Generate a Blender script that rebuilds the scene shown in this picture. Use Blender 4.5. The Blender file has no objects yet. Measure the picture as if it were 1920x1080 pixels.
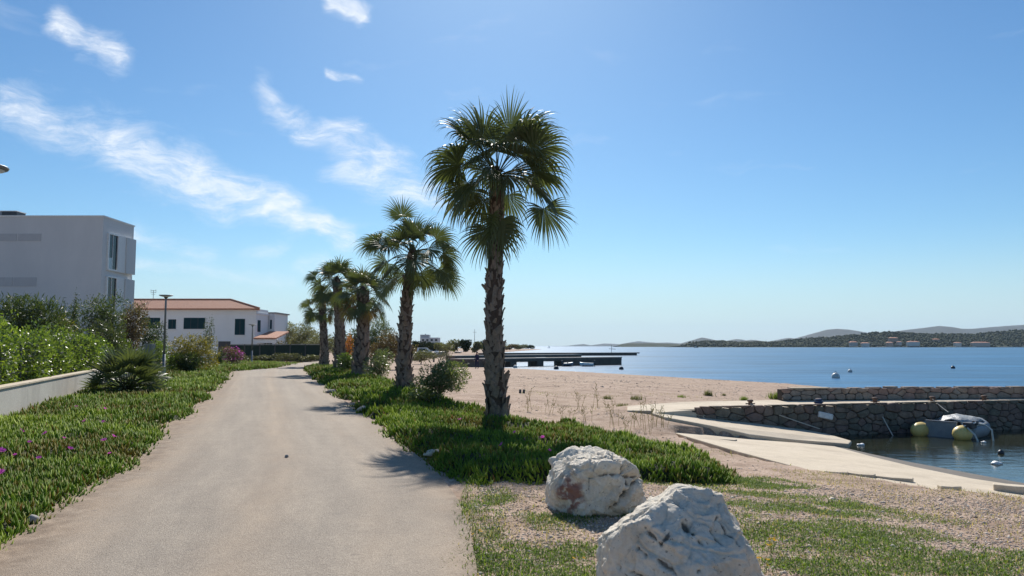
import bpy, math, random
import numpy as np
from mathutils import Vector, Matrix, noise as mnoise

# ------------------------------------------------------------------ camera, sky, sun, exposure
scene = bpy.context.scene
C = scene.collection
F = 1423.0; EYE = 1.6; PITCH = math.atan((649 - 540) / F)
SUN_EL = math.radians(38.0); SUN_AZ = math.radians(-1.0)      # azimuth: 0 = +Y, positive towards +X
cam_d = bpy.data.cameras.new('camera'); cam_d.sensor_width = 36; cam_d.lens = 36 * F / 1920
cam_d.clip_start = 0.05; cam_d.clip_end = 40000
cam = bpy.data.objects.new('camera', cam_d); C.objects.link(cam)
cam.location = (0, 0, EYE); cam.rotation_euler = (math.pi / 2 + PITCH, 0, 0)
scene.camera = cam
scene.view_settings.view_transform = 'Standard'; scene.view_settings.look = 'None'
scene.view_settings.gamma = 1.0; scene.view_settings.use_curve_mapping = False
scene.view_settings.exposure = 0.48
scene.cycles.volume_bounces = 0
scene.cycles.max_bounces = 8; scene.cycles.transparent_max_bounces = 8
scene.cycles.volume_max_steps = 64

world = bpy.data.worlds.new('World'); scene.world = world; world.use_nodes = True
nt = world.node_tree; nt.nodes.clear()
def wn(t, **k):
    n = nt.nodes.new(t)
    for a, b in k.items(): setattr(n, a, b)
    return n
def wl(a, b): nt.links.new(a, b)
def wmath(op, a, b=None, clamp=False):
    n = wn('ShaderNodeMath', operation=op); n.use_clamp = clamp
    for i, v in enumerate((a, b)):
        if v is None: continue
        if isinstance(v, (int, float)): n.inputs[i].default_value = v
        else: wl(v, n.inputs[i])
    return n.outputs[0]
def wvec(op, a, b=None, scale=None):
    n = wn('ShaderNodeVectorMath', operation=op)
    for i, v in enumerate((a, b)):
        if v is None: continue
        if isinstance(v, (tuple, list)): n.inputs[i].default_value = v
        else: wl(v, n.inputs[i])
    if scale is not None:
        if isinstance(scale, (int, float)): n.inputs['Scale'].default_value = scale
        else: wl(scale, n.inputs['Scale'])
    return n
out = wn('ShaderNodeOutputWorld'); bg = wn('ShaderNodeBackground'); bg.inputs['Strength'].default_value = 0.080
sky = wn('ShaderNodeTexSky', sky_type='NISHITA'); sky.sun_disc = False
sky.sun_elevation = SUN_EL; sky.sun_rotation = SUN_AZ
sky.altitude = 0; sky.air_density = 1.0; sky.dust_density = 0.3; sky.ozone_density = 2.2
tc = wn('ShaderNodeTexCoord'); sep = wn('ShaderNodeSeparateXYZ'); wl(tc.outputs['Generated'], sep.inputs[0])
az_ = wmath('ARCTAN2', sep.outputs['X'], sep.outputs['Y']); el_ = wmath('ARCSINE', sep.outputs['Z'])
cmb = wn('ShaderNodeCombineXYZ'); wl(az_, cmb.inputs[0]); wl(el_, cmb.inputs[1])
P0 = cmb.outputs[0]
def skyang(px, py):
    u = (px - 960) / F; v = (540 - py) / F
    d = Vector((u, math.cos(PITCH) - v * math.sin(PITCH), math.sin(PITCH) + v * math.cos(PITCH))).normalized()
    return (math.atan2(d.x, d.y), math.asin(d.z), 0.0)
def wnoise(vec, scale, detail, rough, dist=0.0):
    n = wn('ShaderNodeTexNoise'); n.inputs['Scale'].default_value = scale; n.inputs['Detail'].default_value = detail
    n.inputs['Roughness'].default_value = rough; n.inputs['Distortion'].default_value = dist
    wl(vec, n.inputs['Vector']); return n
wp = wnoise(P0, 9.0, 3, 0.6); off = wvec('SUBTRACT', wp.outputs['Color'], (0.5, 0.5, 0.5))
P1 = wvec('ADD', P0, wvec('SCALE', off.outputs[0], scale=0.05).outputs[0]).outputs[0]
mp = wn('ShaderNodeMapping'); mp.inputs['Rotation'].default_value = (0, 0, math.radians(14)); mp.inputs['Scale'].default_value = (1.0, 3.2, 1.0)
wl(P1, mp.inputs['Vector'])
fine = wnoise(mp.outputs[0], 15.0, 12, 0.70, 0.35)
mp2 = wn('ShaderNodeMapping'); mp2.inputs['Rotation'].default_value = (0, 0, math.radians(8)); mp2.inputs['Scale'].default_value = (1.0, 5.0, 1.0)
wl(P1, mp2.inputs['Vector'])
broad = wnoise(mp2.outputs[0], 5.0, 6, 0.6)
CLOUDS = [ # x0,y0,x1,y1, half-width px, strength
    (10, 188, 250, 285, 44, .8), (60, 230, 240, 330, 34, .35), (230, 275, 430, 358, 54, 1.0), (300, 330, 420, 385, 40, .5), (425, 345, 560, 408, 46, .95), (550, 400, 650, 448, 32, .85),
    (115, 40, 225, 95, 30, .95), (90, 20, 140, 55, 16, .45), (160, 100, 240, 110, 20, .5),
    (500, 180, 560, 230, 32, .75), (535, 222, 560, 226, 22, .7), (560, 245, 665, 240, 26, .85), (640, 260, 760, 305, 36, .8),
    (660, 310, 800, 360, 52, .85), (720, 350, 800, 380, 40, .5),
    (625, 4, 680, 16, 24, 1.2), (635, 25, 655, 48, 9, .4), (612, 122, 722, 143, 10, 1.1),
    (250, 440, 390, 475, 24, .60), (250, 485, 540, 522, 18, .62), (470, 480, 520, 470, 20, .55), (560, 500, 610, 492, 22, .65),
    (800, 530, 900, 545, 40, .25), (1360, 404, 1420, 401, 5, .25), (1290, 432, 1320, 442, 6, .3), (590, 470, 680, 470, 30, .3), (0, 150, 330, 260, 90, .2)]
total = None
for (x0, y0, x1, y1, w, s) in CLOUDS:
    A = skyang(x0, y0); B = skyang(x1, y1); ba = [B[i] - A[i] for i in range(3)]; L2 = sum(v * v for v in ba)
    pa = wvec('SUBTRACT', P1, A).outputs[0]
    h = wmath('MULTIPLY', wvec('DOT_PRODUCT', pa, ba).outputs['Value'], 1.0 / L2, clamp=True)
    dd = wvec('LENGTH', wvec('SUBTRACT', pa, wvec('SCALE', ba, scale=h).outputs[0]).outputs[0]).outputs['Value']
    m = wn('ShaderNodeMapRange', interpolation_type='SMOOTHSTEP'); wl(dd, m.inputs['Value'])
    m.inputs['From Min'].default_value = 0.0; m.inputs['From Max'].default_value = w * 1.75 / F
    m.inputs['To Min'].default_value = s; m.inputs['To Max'].default_value = 0.0
    total = m.outputs[0] if total is None else wmath('MAXIMUM', total, m.outputs[0])
fr = wn('ShaderNodeMapRange'); wl(fine.outputs['Fac'], fr.inputs['Value'])
fr.inputs['From Min'].default_value = 0.30; fr.inputs['From Max'].default_value = 0.68
br = wn('ShaderNodeMapRange'); wl(broad.outputs['Fac'], br.inputs['Value'])
br.inputs['From Min'].default_value = 0.60; br.inputs['From Max'].default_value = 1.0; br.inputs['To Max'].default_value = 0.30
ero = wmath('DIVIDE', wmath('SUBTRACT', wmath('ADD', fine.outputs['Fac'], wmath('MULTIPLY', total, 0.60)), 0.655), 0.46, clamp=True)   # wisps: the noise eats into the band from its rim
dens = wmath('ADD', wmath('MULTIPLY', wmath('MULTIPLY', ero, wmath('ADD', wmath('MULTIPLY', fr.outputs[0], 0.75), 0.22)), wmath('MULTIPLY', total, 1.15, clamp=True)), br.outputs[0])
front = wn('ShaderNodeMapRange', interpolation_type='SMOOTHSTEP'); wl(el_, front.inputs['Value'])
front.inputs['From Min'].default_value = 0.0; front.inputs['From Max'].default_value = 0.12
cm = wmath('MULTIPLY', wmath('MULTIPLY', dens, front.outputs[0]), 0.95, clamp=True)
hs = wn('ShaderNodeHueSaturation'); hs.inputs['Saturation'].default_value = 1.15
wl(sky.outputs[0], hs.inputs['Color'])
tn = wn('ShaderNodeMix', data_type='RGBA'); tn.blend_type = 'MULTIPLY'; tn.inputs[0].default_value = 1.0; wl(hs.outputs[0], tn.inputs[6]); tn.inputs[7].default_value = (.62, .82, .925, 1)   # clear maritime air, bluer than the standard atmosphere
hf = wn('ShaderNodeMapRange', interpolation_type='SMOOTHERSTEP'); wl(el_, hf.inputs['Value']); hf.inputs['From Min'].default_value = -0.02; hf.inputs['From Max'].default_value = 0.16; hf.inputs['To Min'].default_value = 0.75; hf.inputs['To Max'].default_value = 0.0
pal = wn('ShaderNodeMix', data_type='RGBA'); wl(hf.outputs[0], pal.inputs[0]); wl(tn.outputs[2], pal.inputs[6]); pal.inputs[7].default_value = (5.4, 6.75, 7.6, 1)   # pale sea haze low in the sky, all round
mx = wn('ShaderNodeMix', data_type='RGBA'); wl(cm, mx.inputs[0]); wl(pal.outputs[2], mx.inputs[6])
mx.inputs[7].default_value = (9.0, 9.4, 9.9, 1)
wl(mx.outputs[2], bg.inputs['Color']); wl(bg.outputs[0], out.inputs['Surface'])

sd = bpy.data.lights.new('sun', 'SUN'); sd.energy = 4.4; sd.angle = math.radians(0.53); sd.color = (1.0, 0.95, 0.87)
sun = bpy.data.objects.new('sun', sd); C.objects.link(sun)
sdir = Vector((math.sin(SUN_AZ) * math.cos(SUN_EL), math.cos(SUN_AZ) * math.cos(SUN_EL), math.sin(SUN_EL)))
sun.rotation_euler = sdir.to_track_quat('Z', 'Y').to_euler(); sun.location = (0, 0, 60)

# ------------------------------------------------------------------ helpers
rng = np.random.default_rng(7); random.seed(7)
SEA = -0.9
CP, SP = math.cos(PITCH), math.sin(PITCH)
def ray(px, py):
    u = (px - 960) / F; v = (540 - py) / F
    return np.array([u, CP - v * SP, SP + v * CP])
def atz(px, py, z):
    d = ray(px, py); t = (z - EYE) / d[2]; return np.array([d[0] * t, d[1] * t, z])
def aty(px, py, Y):
    d = ray(px, py); t = Y / d[1]; return np.array([d[0] * t, Y, EYE + d[2] * t])
def sstep(x, a, b):
    t = np.clip((x - a) / (b - a), 0, 1); return t * t * (3 - 2 * t)
def vnoise(x, y, s, seed=0):
    """cheap smooth value noise on arrays, about -1..1"""
    x = np.asarray(x, float) * s + seed * 17.3; y = np.asarray(y, float) * s - seed * 9.1
    xi = np.floor(x); yi = np.floor(y); fx = x - xi; fy = y - yi
    fx = fx * fx * (3 - 2 * fx); fy = fy * fy * (3 - 2 * fy)
    def h(i, j):
        v = np.sin(i * 127.1 + j * 311.7) * 43758.5453; return (v - np.floor(v)) * 2 - 1
    return (h(xi, yi) * (1 - fx) + h(xi + 1, yi) * fx) * (1 - fy) + (h(xi, yi + 1) * (1 - fx) + h(xi + 1, yi + 1) * fx) * fy
def fbm(x, y, s, o=4, seed=0):
    r = 0; a = 1; t = 0
    for k in range(o): r = r + a * vnoise(x, y, s * 2 ** k, seed + k); t += a; a *= .5
    return r / t

def props(o, label=None, cat=None, group=None, kind=None):
    if label: o['label'] = label
    if cat: o['category'] = cat
    if group: o['group'] = group
    if kind: o['kind'] = kind
    return o
def empty(name, loc, label, cat, group=None, rz=0):
    o = bpy.data.objects.new(name, None); C.objects.link(o); o.location = loc; o.rotation_euler = (0, 0, rz)
    o.empty_display_size = 0.2
    return props(o, label, cat, group)
def link(name, me, mat=None, parent=None, smooth=False):
    if mat is not None:
        for m in (mat if isinstance(mat, (list, tuple)) else [mat]): me.materials.append(m)
    if smooth: me.polygons.foreach_set('use_smooth', np.ones(len(me.polygons), bool))
    o = bpy.data.objects.new(name, me); C.objects.link(o)
    if parent is not None:
        o.parent = parent
    return o
def npmesh(name, V, quads=None, tris=None, tint=None, matidx=None):
    """fast mesh from numpy arrays; faces: quads first, then tris"""
    me = bpy.data.meshes.new(name); V = np.asarray(V, np.float32)
    nq = 0 if quads is None else len(quads); ntr = 0 if tris is None else len(tris)
    me.vertices.add(len(V)); me.vertices.foreach_set('co', V.ravel())
    idx = np.concatenate([np.asarray(a, np.int32).ravel() for a in (quads, tris) if a is not None and len(a)])
    me.loops.add(len(idx)); me.loops.foreach_set('vertex_index', idx)
    me.polygons.add(nq + ntr)
    st = np.concatenate([np.arange(nq) * 4, nq * 4 + np.arange(ntr) * 3]).astype(np.int32)
    me.polygons.foreach_set('loop_start', st)
    if matidx is not None: me.polygons.foreach_set('material_index', np.asarray(matidx, np.int32))
    if tint is not None:
        a = me.attributes.new('tint', 'FLOAT', 'POINT'); a.data.foreach_set('value', np.asarray(tint, np.float32))
    me.update(calc_edges=True); me.validate()
    return me
class MB:
    def __init__(s): s.v = []; s.f = []; s.t = []
    def add(s, V, Fs, tint=0.5):
        b = len(s.v); s.v += [tuple(p) for p in V]; s.f += [tuple(i + b for i in f) for f in Fs]; s.t += [tint] * len(V)
        return s
    def box(s, c, d, rz=0, tint=.5):
        hx, hy, hz = d[0] / 2, d[1] / 2, d[2] / 2; cs, sn = math.cos(rz), math.sin(rz); V = []
        for z in (-hz, hz):
            for x, y in ((-hx, -hy), (hx, -hy), (hx, hy), (-hx, hy)):
                V.append((c[0] + x * cs - y * sn, c[1] + x * sn + y * cs, c[2] + z))
        return s.add(V, [(3, 2, 1, 0), (4, 5, 6, 7), (0, 1, 5, 4), (1, 2, 6, 5), (2, 3, 7, 6), (3, 0, 4, 7)], tint)
    def bx(s, x0, x1, y0, y1, z0, z1): return s.box(((x0 + x1) / 2, (y0 + y1) / 2, (z0 + z1) / 2), (x1 - x0, y1 - y0, z1 - z0))
    def tube(s, pts, rad, n=8, cap=True, tint=.5, flat=1.0):
        pts = [Vector(p) for p in pts]; k = len(pts)
        if isinstance(rad, (int, float)): rad = [rad] * k
        V = []; up = None
        for i in range(k):
            t = (pts[min(i + 1, k - 1)] - pts[max(i - 1, 0)]); t = t.normalized() if t.length > 1e-9 else Vector((0, 0, 1))
            if up is None: up = t.orthogonal().normalized()
            up = (up - t * up.dot(t)); up = up.normalized() if up.length > 1e-6 else t.orthogonal().normalized()
            w = t.cross(up)
            for j in range(n):
                a = 2 * math.pi * j / n; V.append(pts[i] + (up * math.cos(a) * flat + w * math.sin(a)) * rad[i])
        Fs = [(i * n + j, i * n + (j + 1) % n, (i + 1) * n + (j + 1) % n, (i + 1) * n + j) for i in range(k - 1) for j in range(n)]
        if cap: Fs += [tuple(range(n))[::-1], tuple((k - 1) * n + j for j in range(n))]
        return s.add(V, Fs, tint)
    def lathe(s, c, prof, n=16):
        V = []; k = len(prof)
        for r, z in prof:
            for j in range(n):
                a = 2 * math.pi * j / n; V.append((c[0] + r * math.cos(a), c[1] + r * math.sin(a), c[2] + z))
        Fs = [(i * n + j, i * n + (j + 1) % n, (i + 1) * n + (j + 1) % n, (i + 1) * n + j) for i in range(k - 1) for j in range(n)]
        Fs += [tuple(range(n))[::-1], tuple((k - 1) * n + j for j in range(n))]
        return s.add(V, Fs)
    def prism(s, poly, z0, z1):
        """poly: list of (x,y) ccw; z1 may be a list of heights per vertex"""
        n = len(poly); zt = z1 if isinstance(z1, (list, tuple)) else [z1] * n; zb = z0 if isinstance(z0, (list, tuple)) else [z0] * n
        V = [(p[0], p[1], zb[i]) for i, p in enumerate(poly)] + [(p[0], p[1], zt[i]) for i, p in enumerate(poly)]
        return s.add(V, [tuple(range(n))[::-1], tuple(range(n, 2 * n))] + [(i, (i + 1) % n, n + (i + 1) % n, n + i) for i in range(n)])
    def build(s, name, mat, parent=None, smooth=False, bevel=0, origin=None):
        me = bpy.data.meshes.new(name); V = s.v
        if origin is not None: V = [(p[0] - origin[0], p[1] - origin[1], p[2] - origin[2]) for p in V]
        me.from_pydata(V, [], s.f); a = me.attributes.new('tint', 'FLOAT', 'POINT'); a.data.foreach_set('value', s.t)
        me.update(); o = link(name, me, mat, parent, smooth)
        if origin is not None: o.location = origin
        if bevel:
            b = o.modifiers.new('bevel', 'BEVEL'); b.width = bevel; b.segments = 2; b.limit_method = 'ANGLE'; b.angle_limit = math.radians(40)
        return o

# ------------------------------------------------------------------ materials
MATS = {}
def ND(m, t, **k):
    n = m.node_tree.nodes.new(t)
    for a, b in k.items():
        if a in n.inputs if isinstance(a, str) and hasattr(n, 'inputs') else False: n.inputs[a].default_value = b
        else: setattr(n, a, b)
    return n
def newmat(name):
    m = bpy.data.materials.new(name); m.use_nodes = True; m.node_tree.nodes.clear(); MATS[name] = m
    o = m.node_tree.nodes.new('ShaderNodeOutputMaterial'); p = m.node_tree.nodes.new('ShaderNodeBsdfPrincipled')
    m.node_tree.links.new(p.outputs[0], o.inputs['Surface']); return m, p, o
def L(m, a, b): m.node_tree.links.new(a, b)
def nz(m, scale, detail=6, rough=.6, vec=None, kind='noise', stretch=None):
    n = m.node_tree.nodes.new('ShaderNodeTexNoise' if kind == 'noise' else 'ShaderNodeTexVoronoi')
    n.inputs['Scale'].default_value = scale
    if kind == 'noise': n.inputs['Detail'].default_value = detail; n.inputs['Roughness'].default_value = rough
    g = m.node_tree.nodes.new('ShaderNodeNewGeometry'); src = g.outputs['Position']
    if vec == 'object':
        g = m.node_tree.nodes.new('ShaderNodeTexCoord'); src = g.outputs['Object']
    if stretch:
        mp = m.node_tree.nodes.new('ShaderNodeMapping'); mp.inputs['Scale'].default_value = stretch; L(m, src, mp.inputs['Vector']); src = mp.outputs[0]
    L(m, src, n.inputs['Vector']); return n
def ramp(m, fac, stops):
    r = m.node_tree.nodes.new('ShaderNodeValToRGB'); e = r.color_ramp.elements
    while len(e) < len(stops): e.new(0.5)
    for i, (p, c) in enumerate(stops): e[i].position = p; e[i].color = (*c, 1)
    L(m, fac, r.inputs[0]); return r.outputs[0]
def mix(m, fac, a, b, bt='MIX'):
    n = m.node_tree.nodes.new('ShaderNodeMix'); n.data_type = 'RGBA'; n.blend_type = bt
    for i, v in ((0, fac), (6, a), (7, b)):
        if isinstance(v, (int, float)): n.inputs[i].default_value = v
        elif isinstance(v, (tuple, list)): n.inputs[i].default_value = (*v, 1) if len(v) == 3 else v
        else: L(m, v, n.inputs[i])
    return n.outputs[2]
def bump(m, p, h, strength=.4, dist=.02):
    b = m.node_tree.nodes.new('ShaderNodeBump'); b.inputs['Strength'].default_value = strength; b.inputs['Distance'].default_value = dist
    L(m, h, b.inputs['Height']); L(m, b.outputs[0], p.inputs['Normal']); return b
def attr(m, name='tint'):
    a = m.node_tree.nodes.new('ShaderNodeAttribute'); a.attribute_name = name; return a.outputs['Fac']
def surf(name, c1, c2, scale=6, rough=.85, bumps=.3, bdist=.01, fine=60, spec=.3, dark=None, vec=None, metal=0):
    """mottled matt surface: two tones by broad noise, fine grain, light relief"""
    m, p, o = newmat(name)
    a = nz(m, scale, 6, .6, vec); f = nz(m, fine, 4, .7, vec)
    col = ramp(m, a.outputs['Fac'], [(.32, c1), (.68, c2)])
    col = mix(m, .35, col, ramp(m, f.outputs['Fac'], [(.3, tuple(v * .55 for v in c1)), (.7, tuple(min(1, v * 1.25) for v in c2))]))
    if dark is not None:
        s = nz(m, scale * .45, 8, .7, vec, stretch=(1, 1, .25)); col = mix(m, ramp(m, s.outputs['Fac'], [(.5, (0, 0, 0)), (.72, (.8, .8, .8))]), col, dark)
    L(m, col, p.inputs['Base Color']); p.inputs['Roughness'].default_value = rough; p.inputs['Specular IOR Level'].default_value = spec
    p.inputs['Metallic'].default_value = metal
    if bumps: bump(m, p, f.outputs['Fac'], bumps, bdist)
    return m
def leafmat(name, c0, c1, c2, trans=.35, rough=.45, spec=.5, tcol=None):
    """leaf: tone by the per-leaf tint (0..1), light passing through"""
    m, p, o = newmat(name)
    col = ramp(m, attr(m), [(.0, c0), (.5, c1), (1., c2)])
    L(m, col, p.inputs['Base Color']); p.inputs['Roughness'].default_value = rough; p.inputs['Specular IOR Level'].default_value = spec
    t = m.node_tree.nodes.new('ShaderNodeBsdfTranslucent')
    L(m, mix(m, 1.0, col, tcol or (1.5, 1.55, .7), 'MULTIPLY'), t.inputs['Color'])
    s = m.node_tree.nodes.new('ShaderNodeMixShader'); s.inputs[0].default_value = trans
    L(m, p.outputs[0], s.inputs[1]); L(m, t.outputs[0], s.inputs[2]); L(m, s.outputs[0], o.inputs['Surface'])
    return m
def plain(name, c, rough=.5, metal=0, spec=.5):
    m, p, o = newmat(name); n = nz(m, 14, 5, .6)
    L(m, ramp(m, n.outputs['Fac'], [(.3, tuple(v * .82 for v in c)), (.7, tuple(min(1, v * 1.12) for v in c))]), p.inputs['Base Color'])
    p.inputs['Roughness'].default_value = rough; p.inputs['Metallic'].default_value = metal; p.inputs['Specular IOR Level'].default_value = spec
    return m

# ground: pinkish shingle, soil and straw
def make_ground():
    m, p, o = newmat('shingle_ground')
    big = nz(m, .22, 7, .65); mid = nz(m, 2.2, 6, .7); v = nz(m, 34, kind='v'); v2 = nz(m, 85, kind='v'); st = nz(m, 1.0, 7, .75, stretch=(.45, 1.3, 1))
    peb = ramp(m, v.outputs['Color'], [(.1, (.24, .16, .115)), (.5, (.42, .295, .22)), (.9, (.60, .47, .37))])
    pe2 = ramp(m, v2.outputs['Color'], [(.1, (.21, .14, .10)), (.5, (.42, .30, .225)), (.9, (.64, .51, .41))])
    col = mix(m, .5, peb, pe2)
    col = mix(m, ramp(m, mid.outputs['Fac'], [(.45, (0, 0, 0)), (.60, (.8, .8, .8))]), col, (.27, .18, .125))
    col = mix(m, ramp(m, big.outputs['Fac'], [(.40, (0, 0, 0)), (.7, (.5, .5, .5))]), col, (.42, .31, .215))
    col = mix(m, ramp(m, st.outputs['Fac'], [(.53, (0, 0, 0)), (.62, (.75, .75, .75))]), col, (.20, .135, .095))
    L(m, col, p.inputs['Base Color']); p.inputs['Roughness'].default_value = .95; p.inputs['Specular IOR Level'].default_value = .2
    h = mix(m, .5, v.outputs['Distance'], mid.outputs['Fac']); bump(m, p, h, .6, .03)
    return m
def make_road():
    m, p, o = newmat('worn_asphalt')
    big = nz(m, .45, 5, .6, stretch=(1, .5, 1)); mid = nz(m, 3.5, 7, .65); f = nz(m, 140, 3, .7); v = nz(m, 120, kind='v')
    col = ramp(m, big.outputs['Fac'], [(.36, (.235, .195, .16)), (.64, (.38, .31, .245))])
    col = mix(m, .45, col, ramp(m, mid.outputs['Fac'], [(.3, (.20, .17, .142)), (.7, (.41, .34, .275))]))
    col = mix(m, .55, col, ramp(m, v.outputs['Color'], [(.1, (.17, .15, .128)), (.45, (.30, .262, .222)), (.95, (.52, .46, .385))]))
    sandn = nz(m, .8, 6, .65)   # sand drifted in from the sides: follows the edge attribute
    e = attr(m, 'edge')
    sm = m.node_tree.nodes.new('ShaderNodeMath'); sm.operation = 'MULTIPLY'; L(m, e, sm.inputs[0]); L(m, ramp(m, sandn.outputs['Fac'], [(.3, (.35, .35, .35)), (.7, (1, 1, 1))]), sm.inputs[1])
    col = mix(m, sm.outputs[0], col, (.40, .285, .19))
    dn = nz(m, 5, 6, .7); dm = m.node_tree.nodes.new('ShaderNodeMath'); dm.operation = 'MULTIPLY'; L(m, attr(m, 'dirt'), dm.inputs[0]); L(m, ramp(m, dn.outputs['Fac'], [(.38, (0, 0, 0)), (.6, (1, 1, 1))]), dm.inputs[1])
    col = mix(m, dm.outputs[0], col, (.15, .105, .075)); col = mix(m, 1.0, col, (1.0, .975, .93), 'MULTIPLY')
    cx = m.node_tree.nodes.new('ShaderNodeCombineXYZ'); L(m, attr(m, 'across'), cx.inputs[0]); L(m, attr(m, 'along'), cx.inputs[1]); sn = m.node_tree.nodes.new('ShaderNodeTexNoise'); sn.inputs['Scale'].default_value = 1.0; sn.inputs['Detail'].default_value = 6; sn.inputs['Roughness'].default_value = .6; L(m, cx.outputs[0], sn.inputs['Vector'])
    col = mix(m, 1.0, col, ramp(m, sn.outputs['Fac'], [(.34, (.90, .90, .905)), (.52, (1.01, 1.01, 1.01)), (.68, (1.12, 1.115, 1.10))]), 'MULTIPLY')
    sp = nz(m, 7, 3, .5); col = mix(m, ramp(m, sp.outputs['Fac'], [(.68, (0, 0, 0)), (.75, (.35, .35, .35))]), col, (.14, .12, .105))
    L(m, col, p.inputs['Base Color']); p.inputs['Roughness'].default_value = .88; p.inputs['Specular IOR Level'].default_value = .25
    bump(m, p, v.outputs['Distance'], .5, .012); return m
def make_water(name, deep, s1, st1, rough, spec=.5):
    m, p, o = newmat(name)
    wide = ramp(m, nz(m, .03, 5, .6, stretch=(.18, 1, 1)).outputs['Fac'], [(.35, tuple(v * .72 for v in deep)), (.65, tuple(v * 1.25 for v in deep))])
    rip = ramp(m, nz(m, .35, 6, .7, stretch=(.22, 1, 1)).outputs['Fac'], [(.38, (.62, .62, .62)), (.62, (1.35, 1.35, 1.35))])
    L(m, mix(m, 1.0, wide, rip, 'MULTIPLY'), p.inputs['Base Color'])  # light and dark of the wave slopes painted into the base colour
    p.inputs['Roughness'].default_value = rough; p.inputs['IOR'].default_value = 1.333; p.inputs['Specular IOR Level'].default_value = spec
    a = nz(m, s1, 6, .62, stretch=(.55, 1.0, 1)); b = nz(m, s1 * .11, 4, .55, stretch=(.4, 1.0, 1))
    mm = m.node_tree.nodes.new('ShaderNodeMath'); mm.operation = 'MULTIPLY_ADD'; L(m, b.outputs['Fac'], mm.inputs[0]); mm.inputs[1].default_value = 3.0; L(m, a.outputs['Fac'], mm.inputs[2])
    bump(m, p, mm.outputs[0], 1.0, st1); return m
M_ground = make_ground(); M_road = make_road()
M_sea = make_water('sea_water', (.030, .115, .225), 1.6, .09, .30, .2)
M_basin = make_water('basin_water', (.030, .034, .020), 2.4, .012, .04)
M_conc = surf('pale_concrete', (.53, .44, .32), (.66, .56, .43), 1.6, .9, .4, .012, 45, dark=(.38, .31, .23))
M_concwet = surf('wet_concrete', (.085, .070, .052), (.14, .115, .088), 3, .75, .4, .01, 40, .5)
M_concgrey = surf('grey_concrete', (.26, .25, .24), (.36, .34, .32), 2.2, .9, .4, .01, 50)
M_stone = [surf('rubble_stone_%s' % n, a, b, 5, .9, .6, .02, 30, dark=d) for n, a, b, d in (
    ('warm', (.27, .20, .155), (.42, .33, .26), (.13, .095, .075)), ('pink', (.28, .19, .155), (.38, .27, .22), (.14, .095, .08)),
    ('grey', (.23, .195, .165), (.36, .31, .26), (.12, .10, .085)))]
M_mortar = surf('dark_joint', (.05, .042, .036), (.09, .075, .065), 6, .95, .4, .02, 30)
def make_rock(name, stain):
    m, p, o = newmat(name)
    a = nz(m, 3.2, 8, .65, 'object'); f = nz(m, 26, 8, .7, 'object'); c = nz(m, 5, 9, .75, 'object', stretch=(1, 1.6, .7)); w = nz(m, 1.5, 5, .6, 'object')
    col = ramp(m, a.outputs['Fac'], [(.28, (.64, .54, .41)), (.5, (.82, .73, .59)), (.72, (.88, .81, .69))])
    col = mix(m, .4, col, ramp(m, f.outputs['Fac'], [(.3, (.46, .40, .32)), (.7, (.86, .81, .72))]))
    col = mix(m, ramp(m, c.outputs['Fac'], [(.60, (0, 0, 0)), (.70, (.75, .75, .75))]), col, (.26, .23, .19))
    col = mix(m, ramp(m, w.outputs['Fac'], [(.55, (0, 0, 0)), (.68, (.55, .55, .55))]), col, (.47, .38, .27))
    li = nz(m, 13, 8, .75, 'object'); col = mix(m, ramp(m, li.outputs['Fac'], [(.58, (0, 0, 0)), (.66, (.4, .4, .4))]), col, (.42, .38, .31))
    be = nz(m, 2.2, 7, .7, 'object', stretch=(1, 1, 2)); col = mix(m, ramp(m, be.outputs['Fac'], [(.52, (0, 0, 0)), (.66, (.45, .45, .45))]), col, (.60, .47, .32))
    pit = nz(m, 42, 3, .5, 'object'); col = mix(m, ramp(m, pit.outputs['Fac'], [(.66, (0, 0, 0)), (.70, (.7, .7, .7))]), col, (.20, .17, .14))
    cr = attr(m, 'tint'); col = mix(m, cr, col, (.045, .04, .035))
    if stain: col = mix(m, attr(m, 'stain'), col, (.24, .075, .05))
    L(m, col, p.inputs['Base Color']); p.inputs['Roughness'].default_value = .9; p.inputs['Specular IOR Level'].default_value = .25
    h = mix(m, .5, f.outputs['Fac'], nz(m, 70, 6, .7, 'object').outputs['Fac']); bump(m, p, h, .75, .03); return m
M_rock = make_rock('limestone', False); M_rock_red = make_rock('limestone_rust', True)
M_plaster = surf('grey_white_plaster', (.63, .63, .63), (.69, .68, .67), .6, .9, .15, .004, 25, dark=(.57, .57, .57))
M_plaster2 = surf('white_plaster', (.78, .78, .77), (.83, .83, .81), .5, .9, .1, .004, 25, dark=(.68, .68, .67))
M_panel = surf('grey_panel', (.46, .46, .47), (.52, .52, .52), 2, .8, .1, .003, 30)
M_white = plain('white_paint', (.78, .78, .76), .45)
M_gel = plain('white_gelcoat', (.80, .80, .78), .25)
M_pier = surf('shaded_pier_concrete', (.10, .080, .066), (.17, .14, .115), 1.5, .9, .4, .02, 20)  # pier sides and blocks: their shade is put into this darker concrete colour
M_piertop = surf('pier_deck_concrete', (.36, .31, .27), (.46, .41, .36), 1.5, .9, .3, .02, 20)
M_glass = plain('dark_glass', (.010, .032, .042), .08, 0, .35)
M_shutter = plain('teal_shutter', (.010, .045, .055), .7, 0, .15)
M_metal = plain('galvanised_metal', (.20, .22, .25), .45, .6)
M_dark = plain('dark_metal', (.035, .04, .05), .5)
M_wall = surf('garden_wall_render', (.46, .43, .38), (.56, .53, .47), 1.1, .9, .3, .008, 30, dark=(.30, .28, .25))
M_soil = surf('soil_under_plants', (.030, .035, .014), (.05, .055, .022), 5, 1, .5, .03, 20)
M_bark = surf('grey_brown_bark', (.085, .065, .05), (.17, .14, .115), 5, .95, .8, .03, 30)
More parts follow.
